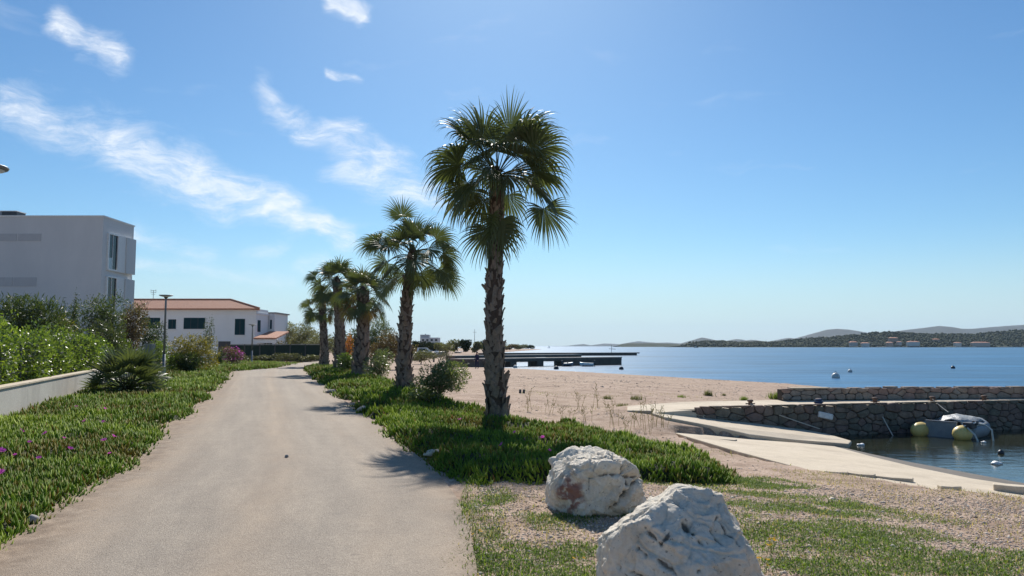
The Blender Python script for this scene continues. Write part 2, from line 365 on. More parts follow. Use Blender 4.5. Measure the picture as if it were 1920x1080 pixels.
M_trunk = surf('palm_trunk', (.055, .038, .030), (.12, .085, .068), 7, .95, .8, .03, 40)
M_boot = surf('palm_leaf_base', (.15, .115, .092), (.30, .24, .20), 9, .9, .7, .02, 50, dark=(.07, .05, .04))
M_frond = leafmat('palm_frond', (.26, .17, .08), (.068, .088, .042), (.115, .14, .055), .30, .50, .32, (1.3, 1.3, .65))
M_ice = leafmat('ice_plant_leaf', (.33, .17, .05), (.125, .21, .026), (.34, .41, .055), .42, .6, .2)
M_grass = leafmat('grass_blade', (.40, .32, .17), (.10, .16, .035), (.19, .26, .06), .4, .6, .25)
M_hedge = leafmat('hedge_leaf', (.055, .09, .02), (.12, .18, .035), (.22, .27, .06), .40, .35, .6)
M_olean = leafmat('oleander_leaf', (.06, .085, .035), (.10, .14, .055), (.20, .22, .11), .35, .32, .7)
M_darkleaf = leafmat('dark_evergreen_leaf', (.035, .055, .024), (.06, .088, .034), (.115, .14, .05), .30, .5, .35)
M_brownleaf = leafmat('brown_green_leaf', (.10, .065, .04), (.13, .09, .06), (.16, .15, .07), .3, .5, .4)
M_oliveleaf = leafmat('olive_leaf', (.10, .10, .055), (.14, .145, .08), (.20, .19, .10), .3, .5, .4)
M_yelleaf = leafmat('yellow_green_leaf', (.10, .085, .02), (.17, .15, .035), (.24, .20, .05), .4, .5, .4)
M_pineleaf = leafmat('pine_leaf', (.022, .036, .014), (.032, .048, .018), (.05, .062, .026), .1, .8, .1)
M_pink = leafmat('pink_flower', (.55, .05, .42), (.68, .12, .55), (.80, .30, .68), .3, .5, .3, (1.2, 1, 1.2))
M_yellow = leafmat('yellow_flower', (.70, .42, .01), (.80, .52, .02), (.85, .60, .05), .3, .5, .3, (1.2, 1.1, .6))
M_peb = leafmat('pebble_stone', (.30, .22, .17), (.50, .41, .33), (.70, .63, .54), .0, .9, .2)
def make_tile():
    m, p, o = newmat('terracotta_tile'); n = nz(m, 9, 5, .7)
    w = m.node_tree.nodes.new('ShaderNodeTexWave'); w.wave_type = 'BANDS'; w.bands_direction = 'X'; w.inputs['Scale'].default_value = 4.4; w.inputs['Distortion'].default_value = .6
    g = m.node_tree.nodes.new('ShaderNodeNewGeometry'); L(m, g.outputs['Position'], w.inputs['Vector'])
    col = ramp(m, n.outputs['Fac'], [(.25, (.40, .14, .075)), (.5, (.56, .25, .15)), (.75, (.68, .42, .29))])
    L(m, col, p.inputs['Base Color']); p.inputs['Roughness'].default_value = .85; bump(m, p, w.outputs['Fac'], .8, .05); return m
M_tile = make_tile()
def make_hill(name, a, b, c, s):
    m, p, o = newmat(name); n = nz(m, s, 8, .65); n2 = nz(m, s * 6, 6, .7)
    col = ramp(m, n.outputs['Fac'], [(.3, a), (.55, b), (.75, c)]); col = mix(m, .4, col, ramp(m, n2.outputs['Fac'], [(.3, a), (.7, c)]))
    L(m, col, p.inputs['Base Color']); p.inputs['Roughness'].default_value = 1; p.inputs['Specular IOR Level'].default_value = .1; bump(m, p, n2.outputs['Fac'], 1, 3.0); return m
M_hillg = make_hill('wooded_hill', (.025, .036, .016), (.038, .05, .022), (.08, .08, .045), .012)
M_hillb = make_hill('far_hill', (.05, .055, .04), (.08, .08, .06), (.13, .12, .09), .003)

# ------------------------------------------------------------------ ground
COAST = np.array([(-700, 900), (-60, 720), (24, 640), (22, 560), (8, 420), (-4, 300), (-6, 200), (-8, 150), (-7, 112), (-4.5, 95), (0, 86.5), (7.3, 74), (11.1, 66), (15.6, 57), (18.5, 51.5),
                  (19.3, 47), (18.5, 38), (15.5, 29.5), (11, 24.6), (8.6, 22.2), (8.1, 20.2), (8.7, 17.4), (10.6, 15.2), (13.5, 13), (22, 8), (60, -6), (300, -60)], float)
def coast_sd(x, y):
    x = np.asarray(x, float); y = np.asarray(y, float); best = np.full(x.shape, 1e9); sgn = np.ones(x.shape)
    for (ax, ay), (bx, by) in zip(COAST[:-1], COAST[1:]):
        dx, dy = bx - ax, by - ay; t = np.clip(((x - ax) * dx + (y - ay) * dy) / (dx * dx + dy * dy), 0, 1)
        ex, ey = x - (ax + t * dx), y - (ay + t * dy); d = np.hypot(ex, ey)
        cr = dx * (y - ay) - dy * (x - ax); up = d < best - 1e-9
        best = np.where(up, d, best); sgn = np.where(up, np.where(cr > 0, -1, 1), sgn)
    return best * sgn
def in_poly(x, y, P):
    P = np.asarray(P); c = np.zeros(x.shape, bool); j = len(P) - 1
    for i in range(len(P)):
        xi, yi = P[i]; xj, yj = P[j]; k = ((yi > y) != (yj > y)) & (x < (xj - xi) * (y - yi) / (yj - yi + 1e-12) + xi); c ^= k; j = i
    return c
def slz(x, y):   # the slip falls gently towards the water
    return -.46 - .085 * (x - 5.0) - .020 * (y - 12.0)
ED = [(3.95, 18.9), (4.2, 17.2), (4.5, 15.2), (5.1, 12.5), (6.0, 10.95), (7.3, 9.9), (10.5, 8.6)]
DR = [(5.0, 18.98), (5.8, 18.7), (7.0, 18.92), (7.9, 18.8), (7.85, 16.7), (7.95, 15.2), (8.3, 13.9), (10.6, 11.6)]
dry = [(x, y) for x, y in ED] + DR[::-1]
wet = DR[3:] + [(15, 13.0), (11.9, 15.6), (10.2, 17.8), (8.9, 19.4)]
SLIP_DRY = np.array(dry); SLIP_WET = np.array(wet)
RAMP_EDGE = [(4.6, 24.2, -.17), (3.2, 22.6, -.20), (3.0, 21.3, -.21), (3.65, 20.3, -.22), (3.85, 19.5, -.27), (5.0, 19.0, -.46), (5.8, 18.7, -.63), (7.0, 18.95, -.80)]
def ground_z(x, y):
    x = np.asarray(x, float); y = np.asarray(y, float); s = coast_sd(x, y)
    W = 11.5 + 23.0 * sstep(y, 24, 62)
    up = SEA + (-.02 - SEA) * np.clip(s / W, 0, 1) ** 1.05
    up = np.minimum(up, -.02)
    z = np.where(s > 0, up, np.maximum(SEA + .16 * s, -4))
    rough = sstep(x, 1.0, 4.0) * sstep(s, .3, 3) * (1 - sstep(y, 60, 90))
    z = z + rough * (.035 * fbm(x, y, .5, 4, 3) + .05 * fbm(x, y, .16, 2, 9)) * np.where(z < .1, 1, 0)
    z = np.where((x > 3) & (s > 0), z, np.minimum(z, -.02))
    q = (x > 0) & (x < 12) & (y > 14) & (y < 27)
    if q.any():
        bd = np.full(x.shape, 1e9); bz = np.zeros(x.shape)
        for (ax, ay, az2), (bx, by, bz2) in zip(RAMP_EDGE[:-1], RAMP_EDGE[1:]):
            dx, dy = bx - ax, by - ay; t = np.clip(((x - ax) * dx + (y - ay) * dy) / (dx * dx + dy * dy), 0, 1); d = np.hypot(x - ax - t * dx, y - ay - t * dy); u = d < bd
            bd = np.where(u, d, bd); bz = np.where(u, az2 + (bz2 - az2) * t, bz)
        z = np.where(q, z + (bz - z) * np.exp(-(bd / 1.1) ** 2), z)
    near = (x > 3) & (x < 15) & (y > 8) & (y < 20)
    if near.any():
        ins = in_poly(x, y, SLIP_DRY) | in_poly(x, y, SLIP_WET); z = np.where(ins, np.minimum(z, slz(x, y) - .2), z)
    return z
def gz(x, y): return float(ground_z(np.array([x]), np.array([y]))[0])
def ongr(px, py):
    p = atz(px, py, 0)
    for _ in range(8): p = atz(px, py, gz(p[0], p[1]))
    return p
def axis(parts):
    return np.unique(np.concatenate([np.arange(a, b, s) for a, b, s in parts]))
xs = axis([(-4000, -300, 400), (-300, -60, 30), (-60, -12, 2), (-12, 0, .5), (0, 14, .14), (14, 26, .5), (26, 80, 3), (80, 400, 40), (400, 901, 250)])
ys = axis([(-400, -20, 60), (-20, 2, 2), (2, 26, .16), (26, 70, .5), (70, 130, 1.5), (130, 320, 8), (320, 900, 30), (900, 4001, 400)])
gx, gy = np.meshgrid(xs, ys); nx, ny = len(xs), len(ys)
Z = ground_z(gx, gy); ii = np.arange(nx * ny).reshape(ny, nx)
me = npmesh('ground', np.stack([gx.ravel(), gy.ravel(), Z.ravel()], 1), np.stack([ii[:-1, :-1], ii[:-1, 1:], ii[1:, 1:], ii[1:, :-1]], -1).reshape(-1, 4))
props(link('ground', me, M_ground, None, True), 'pinkish shingle ground and beach', None, None, 'structure')
# sea
def sheet(name, poly, z, mat):
    me = bpy.data.meshes.new(name); me.from_pydata([(x, y, z) for x, y in poly], [], [tuple(range(len(poly)))]); me.update()
    return props(link(name, me, mat), None, None, None, 'structure')
WX0, WX1 = 4.95, 15.7; WY0, WY1 = 20.7, 23.3                      # face line of the jetty wall
wdir = np.array([WX1 - WX0, WY1 - WY0]); wdir = wdir / np.linalg.norm(wdir); wnor = np.array([wdir[1], -wdir[0]])
def wl_pt(u, off=0): return np.array([WX0, WY0]) + wdir * u + wnor * off
jm = wl_pt(2.5, -.9); je = wl_pt(17.5, -.9)
sheet('sea', [tuple(jm), tuple(je), (60, 10), (400, -200), (9000, -200), (9000, 12500), (-9000, 12500), (-9000, 700), (-100, 700), (-100, 60), (3, 60)], SEA, M_sea)
sheet('harbour_water', [(4, 16), (8, 10), (40, -12), (60, 9.9), tuple(je - wdir * .0), tuple(jm)], SEA + .004, M_basin)

# road
RL = [(-40, 1100), (0, 1045), (80, 990), (150, 930), (240, 885), (296, 835), (318, 805), (352, 783), (402, 740), (430, 706), (436, 696), (462, 689), (510, 684), (565, 680), (600, 676.5)]
RR = [(882, 1100), (880, 1060), (868, 985), (845, 930), (808, 880), (765, 846), (722, 812), (688, 783), (655, 760), (622, 738), (598, 715), (572, 697), (566, 690), (580, 683.5), (610, 679)]
def smoothline(pts, n):
    pts = np.array(pts); d = np.concatenate([[0], np.cumsum(np.hypot(*np.diff(pts, axis=0).T))]); t = np.linspace(0, d[-1], n)
    # even in position but denser near: use index-space interpolation
    k = np.linspace(0, len(pts) - 1, n); return np.stack([np.interp(k, np.arange(len(pts)), pts[:, i]) for i in range(2)], 1)
rl = np.array([atz(a, b, 0)[:2] for a, b in RL]); rr = np.array([atz(a, b, 0)[:2] for a, b in RR])
rl = np.vstack([[(-3.1, -3.0)], rl, [(-30, 100)]]); rr = np.vstack([[(.1, -3.0)], rr, [(-25.5, 100)]])
N = 160; a = smoothline(rl, N); b = smoothline(rr, N)
for _ in range(3):
    a[1:-1] = .25 * a[:-2] + .5 * a[1:-1] + .25 * a[2:]; b[1:-1] = .25 * b[:-2] + .5 * b[1:-1] + .25 * b[2:]
mid_ = (a + b) / 2
a = a + (a - mid_) * .10; b = b + (b - mid_) * .03                # runs on a little under the plants
K = 24; V = []; E = []; DT = []; AC = []; AL = []
for i in range(N):
    for j in range(K + 1):
        t = j / K; q = a[i] * (1 - t) + b[i] * t; V.append((q[0], q[1], .0 + .02 * math.sin(math.pi * t)))
        AC.append(t * 11); AL.append(i * .07)
        DT.append(.8 * max(0, 1 - abs(t - .05) / .11) + .5 * max(0, 1 - abs(1 - t) / .05))
        E.append(max(0, 1 - t / .30) ** 1.2 + .55 * max(0, 1 - (1 - t) / .16) + .40 * math.exp(-((t - .52) / .07) ** 2) + .22 * math.exp(-((t - .80) / .05) ** 2))
ii = np.arange(N * (K + 1)).reshape(N, K + 1)
me = npmesh('road', V, np.stack([ii[:-1, :-1], ii[:-1, 1:], ii[1:, 1:], ii[1:, :-1]], -1).reshape(-1, 4))
at = me.attributes.new('edge', 'FLOAT', 'POINT'); at.data.foreach_set('value', np.array(E, np.float32)); at = me.attributes.new('dirt', 'FLOAT', 'POINT'); at.data.foreach_set('value', np.array(DT, np.float32))
for nm_, dt_ in (('across', AC), ('along', AL)): at = me.attributes.new(nm_, 'FLOAT', 'POINT'); at.data.foreach_set('value', np.array(dt_, np.float32))
props(link('road', me, M_road, None, True), 'worn beige grey asphalt lane', None, None, 'structure')

# ------------------------------------------------------------------ jetty, ramp, slipway
def clip_poly(P, n, c):
    R = []
    for i in range(len(P)):
        p, q = P[i], P[(i + 1) % len(P)]; dp = p @ n - c; dq = q @ n - c
        if dp <= 0: R.append(p)
        if dp * dq < 0: R.append(p + (q - p) * (dp / (dp - dq)))
    return R
def rubble(w, h, cw, ch, seed):
    """irregular stone outlines filling a w x h wall: jittered cells in courses"""
    r = np.random.default_rng(seed); S = []; v = 0
    while v < h:
        hh = ch * r.uniform(.7, 1.4); u = -r.uniform(0, cw)
        while u < w + cw:
            ww = cw * r.uniform(.35, 1.7); S.append((u + ww / 2, v + hh / 2 + r.uniform(-.40, .40) * hh)); u += ww
        v += hh
    S = np.array(S); out = []; k = np.array([1, cw / ch * .8])
    for i, s in enumerate(S):
        P = [np.array(q, float) for q in ((0, 0), (w, 0), (w, h), (0, h))]
        d = ((S - s) * k); near = np.argsort((d ** 2).sum(1))[1:16]
        for j in near:
            n = (S[j] - s) * k * k; c = (((S[j] + s) / 2) * (S[j] - s) * k * k).sum(); P = clip_poly(P, n, c)
            if len(P) < 3: break
        if len(P) >= 3:
            P = np.array(P); A = abs(np.sum(P[:, 0] * np.roll(P[:, 1], -1) - P[:, 1] * np.roll(P[:, 0], -1))) / 2
            if A > .006: out.append(P)
    return out
def stone_mesh(P, gap, bulge, r):
    c = P.mean(0); Q = []
    for i in range(len(P)):                                        # knock the corners off
        p, q, s = P[i - 1], P[i], P[(i + 1) % len(P)]; k = r.uniform(.08, .24); Q += [q + (p - q) * k, q + (s - q) * k]
    Q = np.array(Q); rad = np.linalg.norm(Q - c, axis=1, keepdims=True); Q = c + (Q - c) * np.maximum(.6, (rad - gap) / rad)
    n = len(Q); tilt = r.uniform(-.25, .25, 2); V = []
    for sc, dep in ((1, -.10), (1, .0), (.90, bulge * .85), (.5, bulge)):
        for q in Q:
            e = c + (q - c) * sc; V.append((e[0], e[1], dep + ((e - c) @ tilt) * (dep > 0) * .35 + r.uniform(-.008, .008)))
    Fs = [(k * n + i, k * n + (i + 1) % n, (k + 1) * n + (i + 1) % n, (k + 1) * n + i) for k in range(3) for i in range(n)] + [tuple(3 * n + i for i in range(n))]
    return V, Fs
def stone_wall(parent, org, d, z0, w, h, cw, ch, seed, gap=.016, bulge=.045, mats=None):
    r = np.random.default_rng(seed); nrm = np.array([d[1], -d[0]])
    for P in rubble(w, h, cw, ch, seed):
        V, Fs = stone_mesh(P, gap, bulge * r.uniform(.5, 1.5), r)
        W = [(org[0] + d[0] * v[0] + nrm[0] * v[2], org[1] + d[1] * v[0] + nrm[1] * v[2], z0 + v[1]) for v in V]
        me = bpy.data.meshes.new('stone'); me.from_pydata(W, [], Fs); me.update(); link('stone', me, (mats or M_stone)[int(r.integers(3))], parent)
DECK = -.10
jetty = empty('stone_jetty', (WX0, WY0, 0), 'long low rubble stone jetty with concrete walkway beside the dinghy', 'jetty')
def rel(o, p): o.parent = p; o.matrix_parent_inverse = Matrix.Translation(-p.location); return o
PX0, PY0, PX1, PY1 = 8.55, 24.0, 16.9, 25.05
pdir = np.array([PX1 - PX0, PY1 - PY0]); pdir = pdir / np.linalg.norm(pdir); pnor = np.array([pdir[1], -pdir[0]])
e0 = wl_pt(-.1, -.06); e1 = wl_pt(18, -.06); p1 = np.array([PX0, PY0]) + pdir * 14; p0 = np.array([PX0, PY0]) - pdir * .1
deckpoly = [tuple(e0), tuple(e1), tuple(p1 - pnor * .3), tuple(p0 - pnor * .3), (5.2, 23.6), (3.4, 22.6), (3.2, 21.3), (4.0, 20.9)]
rel(MB().prism(deckpoly, [-2] * 4 + [-.6] * 4, [DECK] * 4 + [DECK - .01, DECK - .06, DECK - .08, DECK - .06]).build('walkway', M_conc, None, bevel=.02), jetty)
qw = rel(MB().prism([tuple(wl_pt(-.1, -.055)), tuple(wl_pt(-.1, .02)), tuple(wl_pt(18, .02)), tuple(wl_pt(18, -.055))], -1.9, DECK - .03).build('quay_wall', M_mortar), jetty)
stones_under = stone_wall
M_quay = [surf('quay_stone_%s' % n, a, b, 5, .85, .6, .02, 30, dark=d) for n, a, b, d in (('weathered', (.17, .13, .10), (.28, .22, .175), (.08, .065, .05)), ('reddish', (.17, .12, .098), (.25, .18, .15), (.085, .06, .05)), ('algae', (.12, .11, .085), (.22, .195, .155), (.06, .055, .042)))]
stones_under(qw, wl_pt(0, .03), wdir, -1.15, 13.5, 1.13, .36, .185, 11, .010, .034, M_quay)
pw = rel(MB().prism([tuple(p0 + pnor * -.28), tuple(p0 + pnor * .0), tuple(p1), tuple(p1 - pnor * .28)], DECK + .004, DECK + .34).build('parapet', M_mortar), jetty)
stones_under(pw, p0 + pnor * .01, pdir, DECK + .005, 10.5, .365, .34, .15, 23, .009, .026)
rel(MB().prism([tuple(p0 + pdir * .3 + pnor * -.2), tuple(p0 + pdir * .3 + pnor * .06), tuple(p0 + pdir * 1.6 + pnor * .06), tuple(p0 + pdir * 1.6 - pnor * .2)], DECK + .368, DECK + .40).build('coping_slab', M_conc), jetty)
for k in range(16):
    u = 1.7 + k * .62; ww = random.uniform(.35, .6); q = p0 + pdir * u
    rel(MB().prism([tuple(q + pnor * -.24), tuple(q + pnor * random.uniform(-.03, .02)), tuple(q + pdir * ww + pnor * random.uniform(-.03, .02)), tuple(q + pdir * ww - pnor * .24)], DECK + .342, DECK + .345 + random.uniform(.03, .075)).build('coping_stone', random.choice(M_stone), bevel=.015), jetty)
# concrete ramp beside the wall
rampA = [(4.0, 21.5, -.13), (3.7, 20.3, -.16), (3.9, 19.55, -.2), (5.0, 19.1, -.38), (5.8, 18.8, -.55), (7.0, 19.05, -.70), (8.3, 18.95, -.80), (8.75, 19.8, -.83), (8.6, 20.9, -.78), (8.15, 21.52, -.72), (6.52, 21.12, -.49), (4.98, 20.74, -.13)]
MBr = MB().prism([(p[0], p[1]) for p in rampA], [p[2] - .9 for p in rampA], [p[2] for p in rampA])
props(MBr.build('concrete_ramp', M_conc, bevel=.03), 'sloping pale concrete ramp running down along the jetty wall', 'ramp')
slip = empty('slipway', (5.5, 14, -.5), 'broad pale concrete slipway running down into the harbour water', 'slipway')
rel(MB().prism(dry, [slz(x, y) - .5 for x, y in dry], [slz(x, y) for x, y in dry]).build('dry_slab', M_conc, bevel=.02), slip)
rel(MB().prism(wet, [slz(x, y) - .6 for x, y in wet], [slz(x, y) - .012 - .05 * (i > 4) for i, (x, y) in enumerate(wet)]).build('wet_slab', M_concwet), slip)
for k, (px0, py0, px1, py1) in enumerate(((1545, 884, 1590, 887), (1590, 887, 1640, 892), (1642, 893, 1712, 899), (1760, 912, 1800, 913), (1862, 909, 1940, 915), (1330, 822, 1380, 826), (1300, 797, 1345, 803))):
    zs = (-.50, -.52, -.55, -.57, -.62, -.58, -.44)[k]; A = atz(px0, py0, zs); B = atz(px1, py1, zs); d = (B - A)[:2]; l = np.linalg.norm(d); d = d / l; n = np.array([-d[1], d[0]]); zz = (A[2] + B[2]) / 2
    poly = [tuple(A[:2] - n * .08), tuple(A[:2] + d * l * .5 - n * .12), tuple(B[:2] - n * .07), tuple(B[:2] + n * .08), tuple(A[:2] + d * l * .4 + n * .11), tuple(A[:2] + n * .07)]
    props(MB().prism(poly, zz - .1, zz + .02).build('broken_slab', M_conc, bevel=.012), ['broken pale concrete slab edge, left end of the row on the shingle', 'broken pale concrete slab edge, second of the row on the shingle', 'longest broken pale slab lying on the shingle before the slipway', 'small broken concrete slab on shingle right of the slab row', 'broken concrete slab by the right edge of the slipway', 'thin broken slab at the upper edge of the slipway', 'narrow broken slab below the concrete ramp'][k], 'slab', 'broken concrete slabs on the shingle')

# ------------------------------------------------------------------ plants: generators
def unit(v): return v / np.maximum(np.linalg.norm(v, axis=-1, keepdims=True), 1e-9)
def leaf_cloud(blobs, n, size, r, aspect=.42, up=.25, shell=.5, tint=(.5, .22), droop=0.0):
    """n bent leaf faces through the volume of ellipsoid blobs (cx,cy,cz,rx,ry,rz,weight)"""
    B = np.array([b if len(b) == 7 else (*b, b[3] * b[4] * b[5]) for b in blobs], float)
    k = r.choice(len(B), n, p=B[:, 6] / B[:, 6].sum()); d = unit(r.normal(size=(n, 3)))
    rad = (shell + (1.06 - shell) * r.random(n) ** .6)[:, None]
    lump = (1 + .16 * np.sin(d[:, :1] * 5 + k[:, None]) * np.cos(d[:, 1:2] * 6 + 2 * k[:, None]) + .10 * np.sin(d[:, 2:] * 9 + k[:, None]))
    c = B[k, :3] + d * B[k, 3:6] * rad * lump
    a = unit(d * .9 + r.normal(size=(n, 3)) * .8 + np.array([0, 0, up - droop])); nr = unit(np.cross(a, r.normal(size=(n, 3)))); s = np.cross(nr, a)
    l = (size * r.uniform(.6, 1.35, n))[:, None]; w = l * aspect * .5
    V = np.stack([c - a * l * .5, c + s * w + nr * w * .25, c + a * l * .5, c - s * w + nr * w * .25], 1).reshape(-1, 3)
    t = np.repeat(np.clip(r.normal(tint[0], tint[1], n) + .10 * np.sin(c[:, 0] * 2.1) * np.sin(c[:, 1] * 1.7 + c[:, 2] * 2.3), 0, 1), 4)
    return V, np.arange(n * 4).reshape(-1, 4), t
def crown(name, parent, blobs, n, size, mat, r, **k):
    V, q, t = leaf_cloud(blobs, n, size, r, **k); return link(name, npmesh(name, V, q, None, t), mat, parent)
def woody(parent, base, blobs, r, trunk=.08, h=None, name='trunk', mat=None):
    mb = MB(); top = np.array([base[0], base[1], base[2] + (h or .5)])
    pts = [np.array(base) + np.array([0, 0, -.1]), base + (top - base) * .5 + np.array([r.uniform(-.05, .05), r.uniform(-.05, .05), 0]), top]
    mb.tube(pts, [trunk * 1.25, trunk, trunk * .8], 8)
    for b in blobs[:9]:
        e = np.array(b[:3]); m_ = (top + e) / 2 + np.array([0, 0, -.12 * np.linalg.norm(e - top)]); mb.tube([top - [0, 0, .05], m_, e], [trunk * .6, trunk * .4, trunk * .12], 5)
        for _ in range(3):
            f = e + unit(r.normal(size=3)) * np.array(b[3:6]) * .8; mb.tube([m_ * .4 + e * .6, (e + f) / 2 + [0, 0, .03], f], [trunk * .22, trunk * .12, trunk * .05], 4)
    return mb.build(name, mat or M_bark, parent)
def bush(name, base, w, h, label, cat, mat, n, size, seed, nb=9, trunk=.05, group=None, depth=None, low=.12, **k):
    r = np.random.default_rng(seed); t = empty(name, base, label, cat, group); blobs = []
    depth = depth or w
    for i in range(nb):
        a = i * 2.399 + r.uniform(-.3, .3); rr_ = math.sqrt((i + .5) / nb) * .36; zz = low * h + h * (1 - low) * r.uniform(.18, .80) * (1 - .25 * rr_)
        s = r.uniform(.20, .34)
        blobs.append((math.cos(a) * rr_ * w, math.sin(a) * rr_ * depth, zz, s * w * .8, s * depth * .8, min(s * h, (h - zz) * 1.02 + .02)))
    woody(t, np.array([0, 0, 0.]), blobs, r, trunk, h * .25, 'stems'); crown('foliage', t, blobs, n, size, mat, r, **k)
    return t

# --- palms
def frond_mesh(mb, az, el, plen, R, droop, bend, r, base, brown=False, nseg=17, spread=1.95, fold=.28):
    """one fan leaf: bent petiole, then pleated segments joined to half their length with drooping tips"""
    d = Vector((math.cos(el) * math.cos(az), math.cos(el) * math.sin(az), math.sin(el))); p = Vector(base); pts = [p.copy()]; K = 8
    for i in range(K):
        d = (d + Vector((0, 0, -droop * (.4 + i / K)))).normalized(); p = p + d * (plen / K); pts.append(p.copy())
    t0 = .12 if brown else float(np.clip(r.normal(.62, .13), .35, 1))
    mb.tube(pts, list(np.linspace(.026, .013, K + 1)), 4, True, t0, .6)
    t = d; s = t.cross(Vector((0, 0, 1)))
    s = s.normalized() if s.length > .15 else Vector((-math.sin(az), math.cos(az), 0)); nrm = s.cross(t).normalized()
    roll = r.uniform(-.95, .95); s, nrm = (s * math.cos(roll) + nrm * math.sin(roll)), (nrm * math.cos(roll) - s * math.sin(roll))
    M = 8; dth = 2 * spread / (2 * nseg)
    for i in range(-nseg, nseg + 1):
        th = i * dth + r.uniform(-.02, .02); q = abs(th) / spread
        dr = (t * math.cos(th) + s * math.sin(th) + nrm * (fold * (q ** 1.5)) ).normalized()
        Ls = R * (1 - .30 * q * q) * r.uniform(.9, 1.07); pos = p.copy(); V = []; join = r.uniform(.40, .50)
        bk = bend * r.uniform(.8, 1.35); curl = r.uniform(-.10, .10); tt = []
        tip = dr.copy()
        for k in range(M + 1):
            f = k / M; rad = f * Ls
            w = math.sin(dth / 2) * rad * 1.06 if f <= join else math.sin(dth / 2) * Ls * join * 1.06 * (1 - ((f - join) / (1 - join)) ** .9) + .0015
            side = (dr.cross(nrm)); side = side.normalized() if side.length > 1e-4 else s
            pl = .30 * w * (1 if i % 2 else -1)
            V += [pos + side * w + nrm * pl, pos - side * w - nrm * pl]
            tt += [float(np.clip(t0 + (.10 * f if not brown else 0) - (.42 * max(0, f - .8) * 5 * .25), 0, 1))] * 2
            g = bk * max(0, f - .18) ** 1.25
            tip = (tip + Vector((0, 0, -g)) + side * curl * f * f).normalized(); pos = pos + tip * (Ls / M)
        b0 = len(mb.v); mb.v += [tuple(v) for v in V]; mb.t += tt
        mb.f += [(b0 + 2 * k, b0 + 2 * k + 1, b0 + 2 * k + 3, b0 + 2 * k + 2) for k in range(M)]
def boot_template(r):
    """old leaf base: a tapering, split, upward pointing plate"""
    h = .25; V = []; rows = [(0, .085, 0.0), (.35, .075, .012), (.7, .055, .03), (1.0, .022, .065)]
    for f, w, o_ in rows:
        for sx, dep in ((-1, 0), (-.35, .016), (.35, .016), (1, 0)):
            V.append((sx * w * r.uniform(.85, 1.1), -(o_ + dep + r.uniform(0, .008)), f * h + r.uniform(-.012, .012)))
        V.append((0, -(o_ - .012), f * h))
    Fs = []
    for k in range(3):
        b0 = k * 5; c0 = b0 + 5
        for i, j in ((0, 1), (1, 2), (2, 3), (3, 4), (4, 0)): Fs.append((b0 + i, b0 + j, c0 + j, c0 + i))
    Fs.append((15, 16, 17, 18, 19)); return V, Fs
